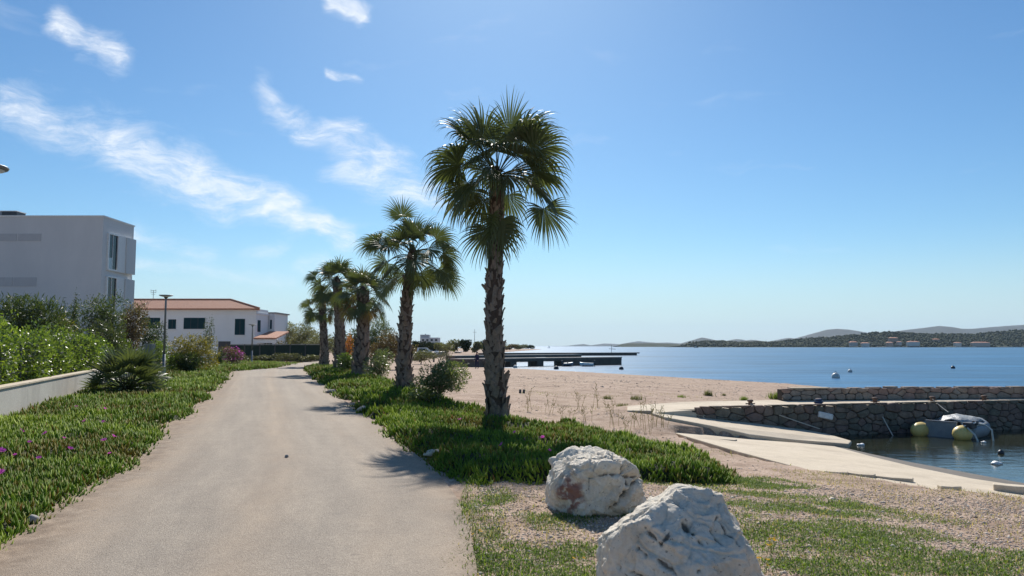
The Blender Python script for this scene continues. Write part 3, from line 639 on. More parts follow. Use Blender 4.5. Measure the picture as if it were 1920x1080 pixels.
def palm(px, py, lean_px, top_py, label, seed, R=.98, plen=.95, nfr=34, r0=.29, r1=.20, parts=False, extra=(), yspread=(82, -52), detail=17):
    r = np.random.default_rng(seed); B = ongr(px, py); B[2] = gz(B[0], B[1]); Y = B[1]; T = aty(px + lean_px, top_py, Y); H = T[2] - B[2]; lx = T[0] - B[0]; ly = r.uniform(-.25, .25)
    t = empty('fan_palm', tuple(B), label, 'palm tree', 'fan palms in a row beside the lane'); n = 18
    def axis_(f): return np.array([lx * (f ** 1.25) + .05 * math.sin(f * 5 + seed), ly * f, H * f])
    def rad(f): return r0 * (1 - f) ** 1.4 * .55 + r0 * .45 * (1 - f) + r1 * f + .04 * math.exp(-f * H / .25)
    mb = MB(); mb.tube([axis_(-.03)] + [axis_(k / n) for k in range(n + 1)], [rad(0)] + [rad(k / n) for k in range(n + 1)], 14)
    mb.tube([axis_(1.0), axis_(1.0) + [0, 0, .35]], [rad(1), .05], 10)
    tr = mb.build('trunk', M_trunk, t, True)
    dz = .150 if parts else .16; rows = int(H / dz); mbb = MB(); temps = []
    for k in range(6):
        V, Fs = boot_template(r); temps.append((V, Fs))
    tm = []
    if parts:
        for V, Fs in temps:
            m_ = bpy.data.meshes.new('leaf_base'); m_.from_pydata(V, [], Fs); m_.update(); m_.materials.append(M_boot); tm.append(m_)
    for k in range(rows):
        f = (k + .15) / rows; c = axis_(f); nb = 8
        for j in range(nb):
            a = (j + .5 * (k % 2)) * 2 * math.pi / nb + r.uniform(-.16, .16) + .12 * math.sin(k)
            if r.random() < .12: continue
            rr_ = rad(f); sc = (rr_ / .25) ** .7 * r.uniform(.6, 1.3) * (1.2 - .35 * f); v = int(r.integers(6)); out_ = r.uniform(-.16, .03) + (.26 if r.random() < .06 else 0)
            Mx = Matrix.Translation(Vector(c) + Vector((math.cos(a), math.sin(a), 0)) * (rr_ - .012) + Vector((0, 0, r.uniform(-.03, .03)))) @ Matrix.Rotation(a + math.pi / 2, 4, 'Z') @ Matrix.Rotation(out_, 4, 'X') @ Matrix.Rotation(r.uniform(-.65, .65), 4, 'Y') @ Matrix.Diagonal((sc * r.uniform(.9, 1.25), sc, sc * r.uniform(.85, 1.2), 1))
            if parts:
                o = bpy.data.objects.new('leaf_base', tm[v]); C.objects.link(o); o.parent = tr; o.matrix_local = Mx
            else:
                mbb.add([Mx @ Vector(q) for q in temps[v][0]], temps[v][1])
    if not parts: props(mbb.build('leaf_bases', M_boot, tr), kind='stuff')
    apex = axis_(1.0) + np.array([0, 0, .12]); hi, lo = yspread
    for i in range(nfr):
        f = (i + .5) / nfr; el = math.radians(hi + (lo - hi) * f ** .85 + r.uniform(-7, 7)); az = i * 2.39996 + seed + r.uniform(-.2, .2)
        k = .42 + .58 * min(1, f * 1.8); mb = MB()
        frond_mesh(mb, az, el, plen * k * r.uniform(.65, 1.3), R * r.uniform(.85, 1.12), .03 + .08 * f + .06 * r.random(), .35 + .6 * r.random() + .10 * f, r, tuple(apex + np.array([math.cos(az) * .06, math.sin(az) * .06, -.25 * f])), f > .93 and lo < -30, detail)
        mb.build('frond', M_frond, t)
    for (az, el, pl, Rr, dr, bd, zoff, brown) in extra:
        mb = MB(); frond_mesh(mb, math.radians(az), math.radians(el), pl, Rr, dr, bd, r, tuple(apex + np.array([0, 0, zoff])), brown, detail); mb.build('frond', M_frond, t)
    return t
P1F = [(215, 57, 1.10, .95, .02, .35), (150, 72, 1.35, .80, .03, .35), (15, 74, 1.20, 1.05, .00, .16), (2, 54, 1.15, 1.05, .05, .40), (-15, 46, 1.15, 1.10, .10, .55), (-12, 24, .85, 1.30, .20, .35), (-2, 14, 1.6, 1.0, .34, .22),
       (185, 46, 1.10, 1.05, .12, .65), (178, 16, .80, .95, .16, .7), (250, 42, .90, 1.05, .14, .6), (272, 40, 1.0, 1.0, .10, .6), (305, 46, .95, 1.05, .12, .55), (120, 55, 1.1, 1.0, .06, .5), (85, 60, 1.1, 1.0, .06, .5), (50, 50, 1.1, 1.05, .08, .5),
       (20, 30, 1.05, 1.05, .12, .5), (95, 82, .85, .8, .0, .12), (200, 70, 1.0, .95, .03, .4), (195, -2, .95, .9, .20, .6), (160, 34, 1.1, 1.0, .12, .6), (330, 60, 1.0, 1.0, .05, .45), (230, 18, .75, .95, .2, .6),
       (182, -66, 1.0, 1.1, .3, .3), (205, -74, 1.25, 1.05, .3, .3), (-38, -70, 1.0, 1.0, .3, .3), (70, 10, .9, 1.0, .2, .5), (125, -10, .8, 1.0, .2, .5), (262, 28, .85, 1.1, .14, .55), (290, 18, .8, 1.1, .15, .5), (338, 24, 1.0, 1.1, .12, .5), (140, 12, 1.0, 1.1, .15, .5), (205, 32, 1.05, 1.15, .12, .6), (110, 35, 1.1, 1.1, .1, .5), (10, 62, 1.25, 1.1, .03, .4), (172, 60, 1.25, 1.05, .05, .5)]
palm(931, 790, -3, 340, 'tallest fan palm nearest the camera, with dead leaf bases up its trunk', 3, parts=True, nfr=0, r0=.25, r1=.17, extra=[(a, e, p, R_ * 1.1, d, b * 1.55, -.15 if e < -20 else -.05, False) for a, e, p, R_, d, b in P1F])
palm(755, 738, 18, 478, 'second fan palm from the camera, leaning right, beside the flowering bush', 8, R=.98, plen=1.15, nfr=28, yspread=(84, -30), r0=.25, r1=.18, extra=[(180, -60, .7, .8, .4, .4, -.5, False), (172, 35, 1.3, .9, .12, .6, 0, False), (-8, 12, 1.1, .95, .1, .5, 0, False), (160, 72, 1.3, .85, .02, .2, 0, False)])
palm(677, 709, 3, 548, 'third fan palm from the camera, short and thick trunked', 5, R=.95, plen=1.1, nfr=30, yspread=(84, -35), r0=.36, r1=.30, detail=13)
palm(637, 699, -3, 528, 'fourth fan palm from the camera, its crown rising above its neighbours', 12, R=1.0, plen=1.3, nfr=30, yspread=(86, -35), r0=.33, r1=.27, detail=12)
palm(607, 692, -1, 575, 'farthest fan palm of the row, beside the bend of the lane', 19, R=1.0, plen=1.1, nfr=28, yspread=(84, -35), r0=.32, r1=.28, detail=11)

# --- ice plant beds
def poly_dist(x, y, P):
    P = np.asarray(P); b = np.full(x.shape, 1e9)
    for i in range(len(P)):
        ax, ay = P[i - 1]; dx, dy = P[i] - P[i - 1]; t = np.clip(((x - ax) * dx + (y - ay) * dy) / (dx * dx + dy * dy + 1e-12), 0, 1)
        b = np.minimum(b, np.hypot(x - ax - t * dx, y - ay - t * dy))
    return b
def ice_bed(name, poly, label, hmax, seed, step, dens, cap):
    r = np.random.default_rng(seed); P = np.array(poly); x0, y0 = P.min(0); x1, y1 = P.max(0)
    def H(x, y):
        wob = .16 * fbm(x, y, 1.3, 3, seed) + .10 * fbm(x, y, 4, 2, seed + 5)
        d = np.where(in_poly(x, y, P), 1, -1) * poly_dist(x, y, P) + wob * np.clip(y / 12, .6, 2)
        return np.where(d > 0, sstep(d, 0, .34) * hmax * (.70 + .75 * fbm(x, y, 1.1, 3, seed + 2)), -.2), d, ground_z(x, y)
    # mound sheet
    xs_ = np.arange(x0 - .3, x1 + .3, step); ys_ = np.concatenate([np.arange(y0 - .3, min(y1, 22), step), np.arange(max(22, y0 - .3), y1 + .3, step * 2.5)]); gx_, gy_ = np.meshgrid(xs_, ys_)
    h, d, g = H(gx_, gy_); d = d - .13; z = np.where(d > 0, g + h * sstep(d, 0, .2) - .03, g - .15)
    ii = np.arange(gx_.size).reshape(gx_.shape); q = np.stack([ii[:-1, :-1], ii[:-1, 1:], ii[1:, 1:], ii[1:, :-1]], -1).reshape(-1, 4)
    keep = (d.ravel()[q] > -.1).any(1); q = q[keep]; MV = np.stack([gx_.ravel(), gy_.ravel(), z.ravel()], 1)
    # leaves
    pts = []; yb = np.concatenate([np.arange(y0, 26, 1.0), np.arange(26, y1 + 4, 4.0)])
    for ya, yc in zip(yb[:-1], yb[1:]):
        D = max(5, (ya + yc) / 2); n = int((x1 - x0) * (yc - ya) * min(cap, dens * (6.5 / D) ** 1.5)); x = r.uniform(x0, x1, n); y = r.uniform(ya, yc, n); pts.append(np.stack([x, y], 1))
    p = np.concatenate(pts); h, d, g = H(p[:, 0], p[:, 1]); k = d > .01; p = p[k]; h = h[k]; d = d[k]; g = g[k]; n = len(p)
    D = np.hypot(p[:, 0], p[:, 1]); l = .085 * np.maximum(1, D / 9) ** .55 * r.uniform(.6, 1.35, n); w = l * r.uniform(.11, .17, n)
    base = np.stack([p[:, 0], p[:, 1], g + h * r.uniform(.75, 1.0, n) - .035], 1)
    edge = np.clip(1 - d / .35, 0, 1)
    a = r.uniform(0, 2 * math.pi, n); lean = r.uniform(.15, 1.05, n) + .35 * edge
    ax_ = np.stack([np.cos(a) * np.sin(lean), np.sin(a) * np.sin(lean), np.cos(lean)], 1); s = unit(np.cross(ax_, np.array([0.3, .2, .1]) + r.normal(size=(n, 3)) * .3)); t_ = np.cross(ax_, s)
    mid = base + ax_ * (l * .5)[:, None]; tip = base + unit(ax_ + np.array([0, 0, .5])) * l[:, None] + ax_ * (l * .08)[:, None]
    W = w[:, None]; ring = [s * W, (-s * .5 + t_ * .866) * W, (-s * .5 - t_ * .866) * W]
    V = np.stack([base + ring[0] * .9, base + ring[1] * .9, base + ring[2] * .9, mid + ring[0], mid + ring[1], mid + ring[2], tip], 1).reshape(-1, 3)
    o_ = (np.arange(n) * 7)[:, None]
    Q = np.concatenate([o_ + np.array(f) for f in ((0, 1, 4, 3), (1, 2, 5, 4), (2, 0, 3, 5))]); T = np.concatenate([o_ + np.array(f) for f in ((3, 4, 6), (4, 5, 6), (5, 3, 6))])
    patch = fbm(p[:, 0], p[:, 1], .8, 3, seed + 7); ti = np.clip(r.normal(.60, .15, n) + .55 * patch, .25, 1); red = (r.random(n) < .012 + .06 * np.clip(fbm(p[:, 0], p[:, 1], 1.1, 2, seed + 20) - .15, 0, 1)); ti = np.where(red, r.uniform(0, .25, n), ti)
    nb = len(MV); V = np.concatenate([MV, V]); Q2 = np.concatenate([q, Q + nb]); T = T + nb
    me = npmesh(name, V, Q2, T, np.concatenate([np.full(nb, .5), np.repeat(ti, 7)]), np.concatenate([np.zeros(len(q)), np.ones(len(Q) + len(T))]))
    o = link(name, me, [M_soil, M_ice]); props(o, label, 'ice plant', None, 'stuff'); return o, H
w2 = lambda L_: [tuple(atz(a, b, 0)[:2]) for a, b in L_]
BL = w2([(0, 1042), (80, 988), (150, 928), (240, 884), (298, 832), (310, 803), (300, 793), (345, 786), (396, 741), (426, 706), (432, 697)]) + [(-17.0, 55), (-19.3, 70), (-20.5, 75), (-30, 80), (-28, 62), (-21.5, 42)] + [(-16.0, 29.5), (-11.35, 17.0), (-9.8, 13), (-8, 8), (-6, 4.6), (-4.4, 4.6)]
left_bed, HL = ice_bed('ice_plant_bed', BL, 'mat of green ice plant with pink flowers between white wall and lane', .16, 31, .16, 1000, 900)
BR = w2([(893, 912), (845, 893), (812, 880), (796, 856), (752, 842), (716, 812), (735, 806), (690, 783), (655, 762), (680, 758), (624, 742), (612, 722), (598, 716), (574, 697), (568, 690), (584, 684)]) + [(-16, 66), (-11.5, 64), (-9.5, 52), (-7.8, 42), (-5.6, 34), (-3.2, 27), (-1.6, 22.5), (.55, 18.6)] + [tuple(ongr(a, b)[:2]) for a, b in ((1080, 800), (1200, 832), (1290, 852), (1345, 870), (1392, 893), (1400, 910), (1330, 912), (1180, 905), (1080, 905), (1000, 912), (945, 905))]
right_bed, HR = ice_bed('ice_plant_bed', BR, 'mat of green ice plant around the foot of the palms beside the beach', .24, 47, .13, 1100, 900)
# flowers of the ice plant
def flower_mesh(mat, R, n=22, seed=0):
    mb = MB(); r = random.Random(seed)
    for k in range(n):
        a = 2 * math.pi * k / n + r.uniform(-.1, .1); c_, s_ = math.cos(a), math.sin(a); w = R * .13; z1 = R * r.uniform(.25, .5)
        mb.add([(0, 0, 0), (c_ * R * .6 - s_ * w, s_ * R * .6 + c_ * w, z1), (c_ * R, s_ * R, z1 * 1.3), (c_ * R * .6 + s_ * w, s_ * R * .6 - c_ * w, z1)], [(0, 1, 2, 3)], r.random())
    me = bpy.data.meshes.new('flower'); me.from_pydata(mb.v, [], mb.f); a = me.attributes.new('tint', 'FLOAT', 'POINT'); a.data.foreach_set('value', mb.t); me.update(); me.materials.append(mat); return me
FM = flower_mesh(M_pink, .045)
def put_flowers(bed, H, pix, mesh, zadd=.05):
    for (px, py, s) in pix:
        p = atz(px, py, .16); h, d, g = H(np.array([p[0]]), np.array([p[1]])); o = bpy.data.objects.new('flower', mesh); C.objects.link(o); o.parent = bed
        o.location = (p[0], p[1], float(g[0]) + max(float(h[0]), .08) + zadd); k = s * max(1, p[1] / 9) ** .5; o.scale = (k, k, k); o.rotation_euler = (random.uniform(-.5, .1) - .3, random.uniform(-.3, .3), random.uniform(0, 6))
put_flowers(left_bed, HL, [(2, 846, 1.25), (2, 882, 1.25), (40, 804, 1), (85, 811, .9), (73, 861, .8), (131, 842, .9), (195, 828, 1), (213, 819, .9), (160, 787, .9), (194, 788, .8), (143, 763, .8), (197, 768, .9), (55, 836, .7), (120, 818, .6), (160, 760, .7), (28, 850, .6), (205, 850, .6), (105, 790, .6)], FM)
put_flowers(right_bed, HR, [(940, 824, 1), (1017, 806, .9), (862, 781, .7), (965, 800, .6), (1030, 838, .6)], FM)

# ------------------------------------------------------------------ boulders
def icosphere(sub):
    import bmesh
    bm = bmesh.new(); bmesh.ops.create_icosphere(bm, subdivisions=sub, radius=1); V = np.array([v.co[:] for v in bm.verts]); Fs = np.array([[v.index for v in f.verts] for f in bm.faces]); bm.free(); return V, Fs
ICO_V, ICO_F = icosphere(7)
def boulder(name, loc, rz, planes, cz, label, seed, mat, amp=1.0, p=16, stain=None, cracks=()):
    D = ICO_V; S = np.zeros(len(D))
    for n, h in planes:
        n = np.array(n, float); n /= np.linalg.norm(n); S += np.maximum(D @ n, 0) ** p / h ** p
    V = D * (S ** (-1 / p))[:, None]; o_ = Vector((seed * 3.1, seed * 1.7, seed * .9)); disp = np.zeros(len(V)); crack = np.zeros(len(V))
    for i in range(len(V)):
        q = Vector(V[i]); w = q + .10 * Vector((mnoise.noise(q * 4 + o_), mnoise.noise(q * 4 + o_ * 2), mnoise.noise(q * 4 + o_ * 3)))
        a = mnoise.noise(w * 2.3 + o_) * .022; rid = 1 - abs(mnoise.noise(w * 5.2 + o_ * 1.3)); b_ = (rid ** 3 - .45) * .020
        c = mnoise.fractal(w * 10 + o_, .75, 2.1, 6) * .011; cel, cel_p = mnoise.voronoi(w * 4.4 + o_ * .7); e = (cel[1] - cel[0])
        hsh = math.sin(cel_p[0].x * 91.7 + cel_p[0].y * 47.3 + cel_p[0].z * 63.1) ; cb = mnoise.voronoi(w * 11 + o_ * .4)[1][0]; hs2 = math.sin(cb.x * 71.7 + cb.y * 57.3 + cb.z * 83.1); f = .013 * hsh + .006 * hs2 - .018 * max(0, 1 - e / .14) * (1 if mnoise.noise(q * 2.2 + o_ * 5) > .05 else .1) + .025 * (cel[0] - .35)
        disp[i] = (a + b_ + c + f) * amp
    wob = np.array([.020 * mnoise.noise(Vector(v) * 11 + o_) + .008 * mnoise.noise(Vector(v) * 37 + o_) for v in V]); XZ = V[:, [0, 2]] + np.array([0, cz])
    fr_ = np.clip(-D[:, 1] * 4 + .8, 0, 1)
    for (P, Q, w, dep) in cracks:                                  # open clefts on the face towards the lane
        P = np.array(P); Q = np.array(Q); d = Q - P; t = np.clip(((XZ - P) @ d) / (d @ d), 0, 1)
        m = np.maximum(np.linalg.norm(XZ - P - t[:, None] * d, axis=1) + wob * np.sign(t - .001), 0); ww = w * (.25 + np.sin(np.pi * np.clip(t, .04, .96))); k = np.clip(1 - m / (ww * 2.6), 0, 1) ** 1.3 * fr_; disp -= dep * k; crack = np.maximum(crack, np.clip(1.3 - m / (ww * .7), 0, 1) * .8 * fr_)
    V = V + D * disp[:, None]; V[:, 2] += cz
    me = npmesh(name, V, None, ICO_F, crack)
    if stain is not None:
        st = np.array([max(0, 1 - np.linalg.norm((V[i] - stain[0]) / stain[1])) * np.clip(.55 + 1.6 * mnoise.fractal(Vector(V[i]) * 12, .8, 2, 4), .05, 1) for i in range(len(V))]); a = me.attributes.new('stain', 'FLOAT', 'POINT'); a.data.foreach_set('value', np.clip(st * 1.6, 0, .85).astype(np.float32))
    o = link(name, me, mat, None, True); o.location = loc; o.rotation_euler = (0, 0, rz); return props(o, label, 'boulder', 'pale boulders at the lane side')
FC = lambda L_, cx, cy, k: [(((a - cx) * k, (cy - b) * k), ((c - cx) * k, (cy - d) * k), w * k * .55, dp) for a, b, c, d, w, dp in L_]
boulder('boulder', (1.125, 5.18, gz(1.12, 5.2) - .02), 0, [((-1, -.1, .06), .50), ((-.56, .15, .80), .335), ((-.15, -.05, 1), .40), ((.25, .2, 1), .405), ((.88, -.05, .44), .385), ((1, -.2, .1), .50), ((.10, -.66, .72), .335), ((-.55, -.80, .20), .42), ((.45, -.85, .1), .47), ((0, 1, .3), .42), ((.5, .8, .3), .45), ((-.6, .8, .2), .45), ((0, 0, -1), .40)], .30,
        'largest pale limestone boulder, wedge shaped, in the foreground', 2, M_rock, 1.0, 44, None,
        FC([(1258, 955, 1276, 974, 9, .05), (1276, 974, 1292, 992, 5, .03), (1311, 966, 1326, 990, 7, .045), (1325, 953, 1352, 988, 3, .02), (1163, 1042, 1218, 1056, 6, .035), (1218, 1056, 1268, 1080, 5, .03), (1208, 1013, 1238, 1033, 5, .03), (1346, 1036, 1353, 1053, 3, .02), (1181, 1001, 1196, 1012, 6, .03), (1214, 988, 1236, 962, 3, .02), (1190, 965, 1214, 988, 3, .02), (1145, 1034, 1148, 1040, 4, .02), (1272, 1022, 1280, 1030, 3, .02)], 1271, 1103, .00358))
boulder('boulder', (.85, 7.72, gz(.85, 7.7) - .03), 0, [((-1, -.1, .1), .43), ((-.6, -.2, .75), .36), ((0, -.1, 1), .31), ((.5, .1, .85), .35), ((1, 0, .2), .42), ((.8, -.5, -.4), .42), ((-.2, -1, .1), .36), ((.5, -.85, .2), .42), ((-.75, -.7, -.1), .40), ((.1, -.7, -.7), .38), ((0, 1, .2), .4), ((0, 0, -1), .30)], .25,
        'smaller cracked pale boulder with rust red stain before the ice plant', 5, M_rock_red, 1.3, 34, (np.array([-.30, -.27, .22]), np.array([.22, .26, .27])),
        FC([(1096, 893, 1128, 887, 5, .05), (1128, 887, 1152, 886, 6, .06), (1152, 886, 1158, 872, 5, .05), (1158, 872, 1150, 864, 3, .03), (1158, 890, 1190, 892, 4, .04), (1172, 917, 1202, 896, 6, .07), (1164, 893, 1173, 908, 6, .05), (1096, 893, 1095, 930, 2, .02), (1150, 935, 1172, 918, 9, .08), (1130, 948, 1150, 935, 6, .05), (1150, 870, 1126, 862, 2, .03)], 1118, 966, .0054))

# ------------------------------------------------------------------ foreground grass, straw, pebbles
def patch_w(x, y):
    """where grass grows: hand placed tufted patches broken up by noise"""
    w = np.zeros(x.shape); x, y = x + .45 * fbm(x, y, 1.3, 3, 41), y + .45 * fbm(x, y, 1.3, 3, 43)
    for px, py, rx, ry, s in ((900, 1065, .45, .45, 1), (960, 1040, .5, .35, .8), (885, 990, .22, .5, .8), (905, 945, .25, .7, .6), (1060, 985, .35, .35, .5), (1010, 1075, .6, .25, .8), (1120, 960, .35, .4, .6), (1250, 890, .9, .5, .3), (1420, 880, .7, .4, .9), (1480, 915, .6, .45, .6), (1540, 930, .8, .35, .85), (1530, 955, .8, .3, .8),
                              (1450, 1000, .45, .35, .9), (1560, 1010, .9, .35, .85), (1640, 1035, .9, .25, .7), (1760, 1045, .8, .25, .9), (1600, 1075, 1.2, .3, .8), (1450, 1060, .4, .4, .5), (1680, 1075, 1.5, .25, .9), (1850, 1070, .7, .3, .7), (1650, 950, 1.0, .4, .35), (1400, 960, .3, .5, .5), (1600, 985, .9, .2, .4)):
        c = atz(px, py, -.05); w = np.maximum(w, s * np.clip(1.55 - np.hypot((x - c[0]) / rx, (y - c[1]) / ry), 0, 1))
    return w * np.clip(.75 + 1.3 * fbm(x, y, 2.6, 4, 71), 0, 1.6)
r = np.random.default_rng(91)
def ground_cover(name, n, x0, x1, y0, y1, wfun, lo, hi, tint, label, width=.0035, lean=1.25):
    x = r.uniform(x0, x1, n); y = r.uniform(y0, y1, n); k = r.random(n) < wfun(x, y); x = x[k]; y = y[k]; n = len(x); z = ground_z(x, y) - .005
    l = r.uniform(lo, hi, n); a = r.uniform(0, 2 * math.pi, n); le = r.uniform(.1, lean, n); b = np.stack([x, y, z], 1)
    d = np.stack([np.cos(a) * np.sin(le), np.sin(a) * np.sin(le), np.cos(le)], 1); s = np.stack([-np.sin(a), np.cos(a), np.zeros(n)], 1); W = (width * r.uniform(.7, 1.5, n))[:, None]
    m_ = b + d * (l * .55)[:, None]; tp = m_ + unit(d + np.stack([np.cos(a) * .7, np.sin(a) * .7, -.35 * np.ones(n)], 1)) * (l * .45)[:, None]
    V = np.stack([b - s * W, b + s * W, m_ + s * W * .8, m_ - s * W * .8, tp], 1).reshape(-1, 3); o_ = (np.arange(n) * 5)[:, None]
    t = np.repeat(np.clip(r.normal(tint[0], tint[1], n) + .25 * fbm(x, y, 1.2, 3, 5), 0, 1), 5)
    return props(link(name, npmesh(name, V, o_ + np.array([0, 1, 2, 3]), o_ + np.array([3, 2, 4]), t), M_grass), label, 'grass', None, 'stuff')
offroad = lambda x, y: (x > -.40 - .13 * np.maximum(0, y - 5.4) + .26 * fbm(x, y, 2.5, 3, 4))
ground_cover('grass', 520000, -.6, 7.5, 4.6, 11.5, lambda x, y: np.clip(1.5 * patch_w(x, y) - .1, 0, 1) * offroad(x, y), .015, .05, (.62, .16), 'short green grass growing in patches among the shingle by the boulders')
ground_cover('dry_straw', 70000, -.5, 8, 4.6, 12.5, lambda x, y: np.clip(.25 + .8 * fbm(x, y, 1.1, 3, 33), 0, 1) * offroad(x, y), .03, .07, (.05, .10), 'dry straw coloured grass scattered over the shingle', .003, 1.45)
ground_cover('verge_grass', 9000, -.55, .25, 4.6, 10.5, lambda x, y: .8 * np.exp(-((x + .18 + .11 * np.maximum(0, y - 5.2)) / .12) ** 2), .03, .10, (.58, .2), 'thin fringe of grass along the right edge of the lane')
# pebbles, too many to count
n = 90000; x = r.uniform(-.4, 8.5, n); y = 4.5 + 8.0 * r.random(n) ** 1.25; k = offroad(x, y) & (r.random(n) < np.clip(1.1 - patch_w(x, y), .15, 1) * (1 - sstep(y + 1.2 * fbm(x, y, .6, 2, 8), 7.5, 12))); x = x[k]; y = y[k]; n = len(x)
c = np.stack([x, y, ground_z(x, y) + .002], 1); sz = .0055 * np.exp(r.normal(0, .5, n)) * (1 + .05 * y); OV = np.array([(1, 0, 0), (0, 1, 0), (-1, 0, 0), (0, -1, 0), (.2, .1, .62), (0, 0, -.4)]); an = r.uniform(0, 6.28, n)
ca, sa = np.cos(an), np.sin(an); asp = r.uniform(.55, 1, n); V = np.stack([np.stack([(o[0] * ca * 1.0 - o[1] * sa * asp) * sz, (o[0] * sa + o[1] * ca * asp) * sz, o[2] * sz * r.uniform(.7, 1.2, n)], 1) + c for o in OV], 1).reshape(-1, 3)
o_ = (np.arange(n) * 6)[:, None]; T = np.concatenate([o_ + np.array(f) for f in ((0, 1, 4), (1, 2, 4), (2, 3, 4), (3, 0, 4), (1, 0, 5), (2, 1, 5), (3, 2, 5), (0, 3, 5))])
props(link('shingle', npmesh('shingle', V, None, T, np.repeat(np.clip(r.normal(.5, .25, n), 0, 1), 6)), M_peb), 'loose pinkish pebbles strewn over the ground by the boulders', 'pebbles', None, 'stuff')
n = 16000; y = 12 + 50 * r.random(n) ** 1.6; x = r.uniform(-1, 20, n); sdv = coast_sd(x, y); k = (sdv > .4) & (x > -1 + .0 * y) & ~in_poly(x, y, np.array(BR)) & ~in_poly(x, y, SLIP_DRY) & ~in_poly(x, y, np.array([(q_[0], q_[1]) for q_ in rampA])) & ~in_poly(x, y, np.array(deckpoly)) & (r.random(n) < .35 + .9 * fbm(x, y, .35, 3, 12)); x = x[k]; y = y[k]; n = len(x)
c = np.stack([x, y, ground_z(x, y)], 1); sz = .016 * np.exp(r.normal(0, .45, n)) * (y / 14) ** .5; an = r.uniform(0, 6.28, n); ca, sa = np.cos(an), np.sin(an); asp = r.uniform(.5, 1, n)
V = np.stack([np.stack([(o[0] * ca - o[1] * sa * asp) * sz, (o[0] * sa + o[1] * ca * asp) * sz, o[2] * sz * .8], 1) + c for o in OV], 1).reshape(-1, 3); o_ = (np.arange(n) * 6)[:, None]; T = np.concatenate([o_ + np.array(f) for f in ((0, 1, 4), (1, 2, 4), (2, 3, 4), (3, 0, 4), (1, 0, 5), (2, 1, 5), (3, 2, 5), (0, 3, 5))])
props(link('beach_cobbles', npmesh('beach_cobbles', V, None, T, np.repeat(np.clip(r.normal(.35, .25, n), 0, 1), 6)), M_peb), 'larger stones scattered over the open beach', 'stones', None, 'stuff')
# yellow daisies
YM = flower_mesh(M_yellow, .02, 12, 4)
yl = {}
for i, (px, py, nn) in enumerate(((1447, 1038, 7), (1432, 1076, 4), (893, 1018, 3), (1085, 1070, 2))):
    p = ongr(px, py); t = empty('yellow_daisy', tuple(p), ['clump of yellow daisies just right of the largest boulder', 'few yellow daisies at the right foot of the largest boulder', 'small yellow daisies in grass beside the lane edge', 'two yellow daisies in grass left of the largest boulder'][i], 'flower', 'yellow daisies in the grass'); mb = MB()
    for k in range(nn):
        x, y, h = random.uniform(-.045, .045), random.uniform(-.04, .04), random.uniform(.06, .11); mb.tube([(x * .4, y * .4, -.01), (x, y, h)], .002, 4, True, .6)
        o = bpy.data.objects.new('flower', YM); C.objects.link(o); o.parent = t; o.location = (x, y, h); o.rotation_euler = (random.uniform(-.6, 0), random.uniform(-.4, .4), random.uniform(0, 6)); kk = random.uniform(.7, 1.1); o.scale = (kk, kk, kk)
    mb.build('stems', M_grass, t)
# stones at the bed edges and one on the lane
SV, SF = icosphere(3)
def stone(px, py, w, h, label, mat, seed, dz=0, flat=.8):
    p = ongr(px, py); q = SV.copy(); r_ = np.random.default_rng(seed); S = 0
    for k in range(9):
        n_ = unit(r_.normal(size=3)); S = S + np.maximum(q @ n_, 0) ** 10 / r_.uniform(.75, 1.05) ** 10
    q = q * (np.maximum(S, .35) ** -.1)[:, None] * np.array([w / 2, w / 2 * flat, h / 2]); q[:, 2] += h * .38
    o = link('stone_block', npmesh('stone_block', q, None, SF, np.zeros(len(q))), mat, None, True); o.location = (p[0], p[1], max(p[2], 0) + dz); o.rotation_euler = (0, 0, seed); return props(o, label, 'stone', 'loose stones along the lane')
stone(537, 863, .055, .045, 'small dark stone lying alone in the middle of the lane', M_concgrey, 3, .02)
for i, (px, py, w, h, lb) in enumerate(((682, 773, .55, .16, 'pale kerb stone at the bed edge below the second palm'), (752, 818, .5, .12, 'pale flat kerb stone at the bed edge left of the tallest palm'), (625, 738, .5, .14, 'grey kerb stone at the bed edge beside the third palm'), (62, 985, .11, .09, 'small grey stone among ice plant at the lower left lane edge'), (285, 792, .6, .06, 'pale flat kerb stone where the left bed steps in'), (420, 712, .45, .15, 'pale stone at the left lane edge below the street lamp'), (880, 890, .10, .05, 'small white stone at the corner of the right bed'), (440, 695, 1.6, .10, 'long pale kerb stone at the left bend of the lane'), (815, 857, .35, .10, 'small grey kerb stone half under the right bed'))):
    stone(px, py, w, h, lb, M_conc if i not in (2, 3) else M_concgrey, 11 + i, .0, .55)

# ------------------------------------------------------------------ left side: wall, hedge, shrubs, lamps
gw = empty('garden_wall', (-12, 20, 0), 'low rendered garden wall with pale top in front of the bright hedge', 'wall')
WA = np.array([-9.2, 11.2]); WB = np.array([-16.5, 30.6]); wd = (WB - WA) / np.linalg.norm(WB - WA); wn_ = np.array([wd[1], -wd[0]]); Lw = np.linalg.norm(WB - WA)
def strip(a, b, off0, off1): return [tuple(a + wn_ * off1), tuple(b + wn_ * off1), tuple(b + wn_ * off0), tuple(a + wn_ * off0)]
k = 0; nseg = 5
for i in range(nseg):
    a_ = WA + wd * Lw * i / nseg; b_ = WA + wd * (Lw * (i + 1) / nseg - .012)
    rel(MB().prism(strip(a_, b_, -.1, .1), -.3, .66).build('wall_section', M_wall), gw); rel(MB().prism(strip(a_, b_, -.13, .13), .662, .715).build('coping', M_conc, bevel=.008), gw)
hd = empty('hedge', (-14, 23, 0), 'long bright green clipped hedge behind the low garden wall', 'hedge'); blobs = []; rh = np.random.default_rng(5)
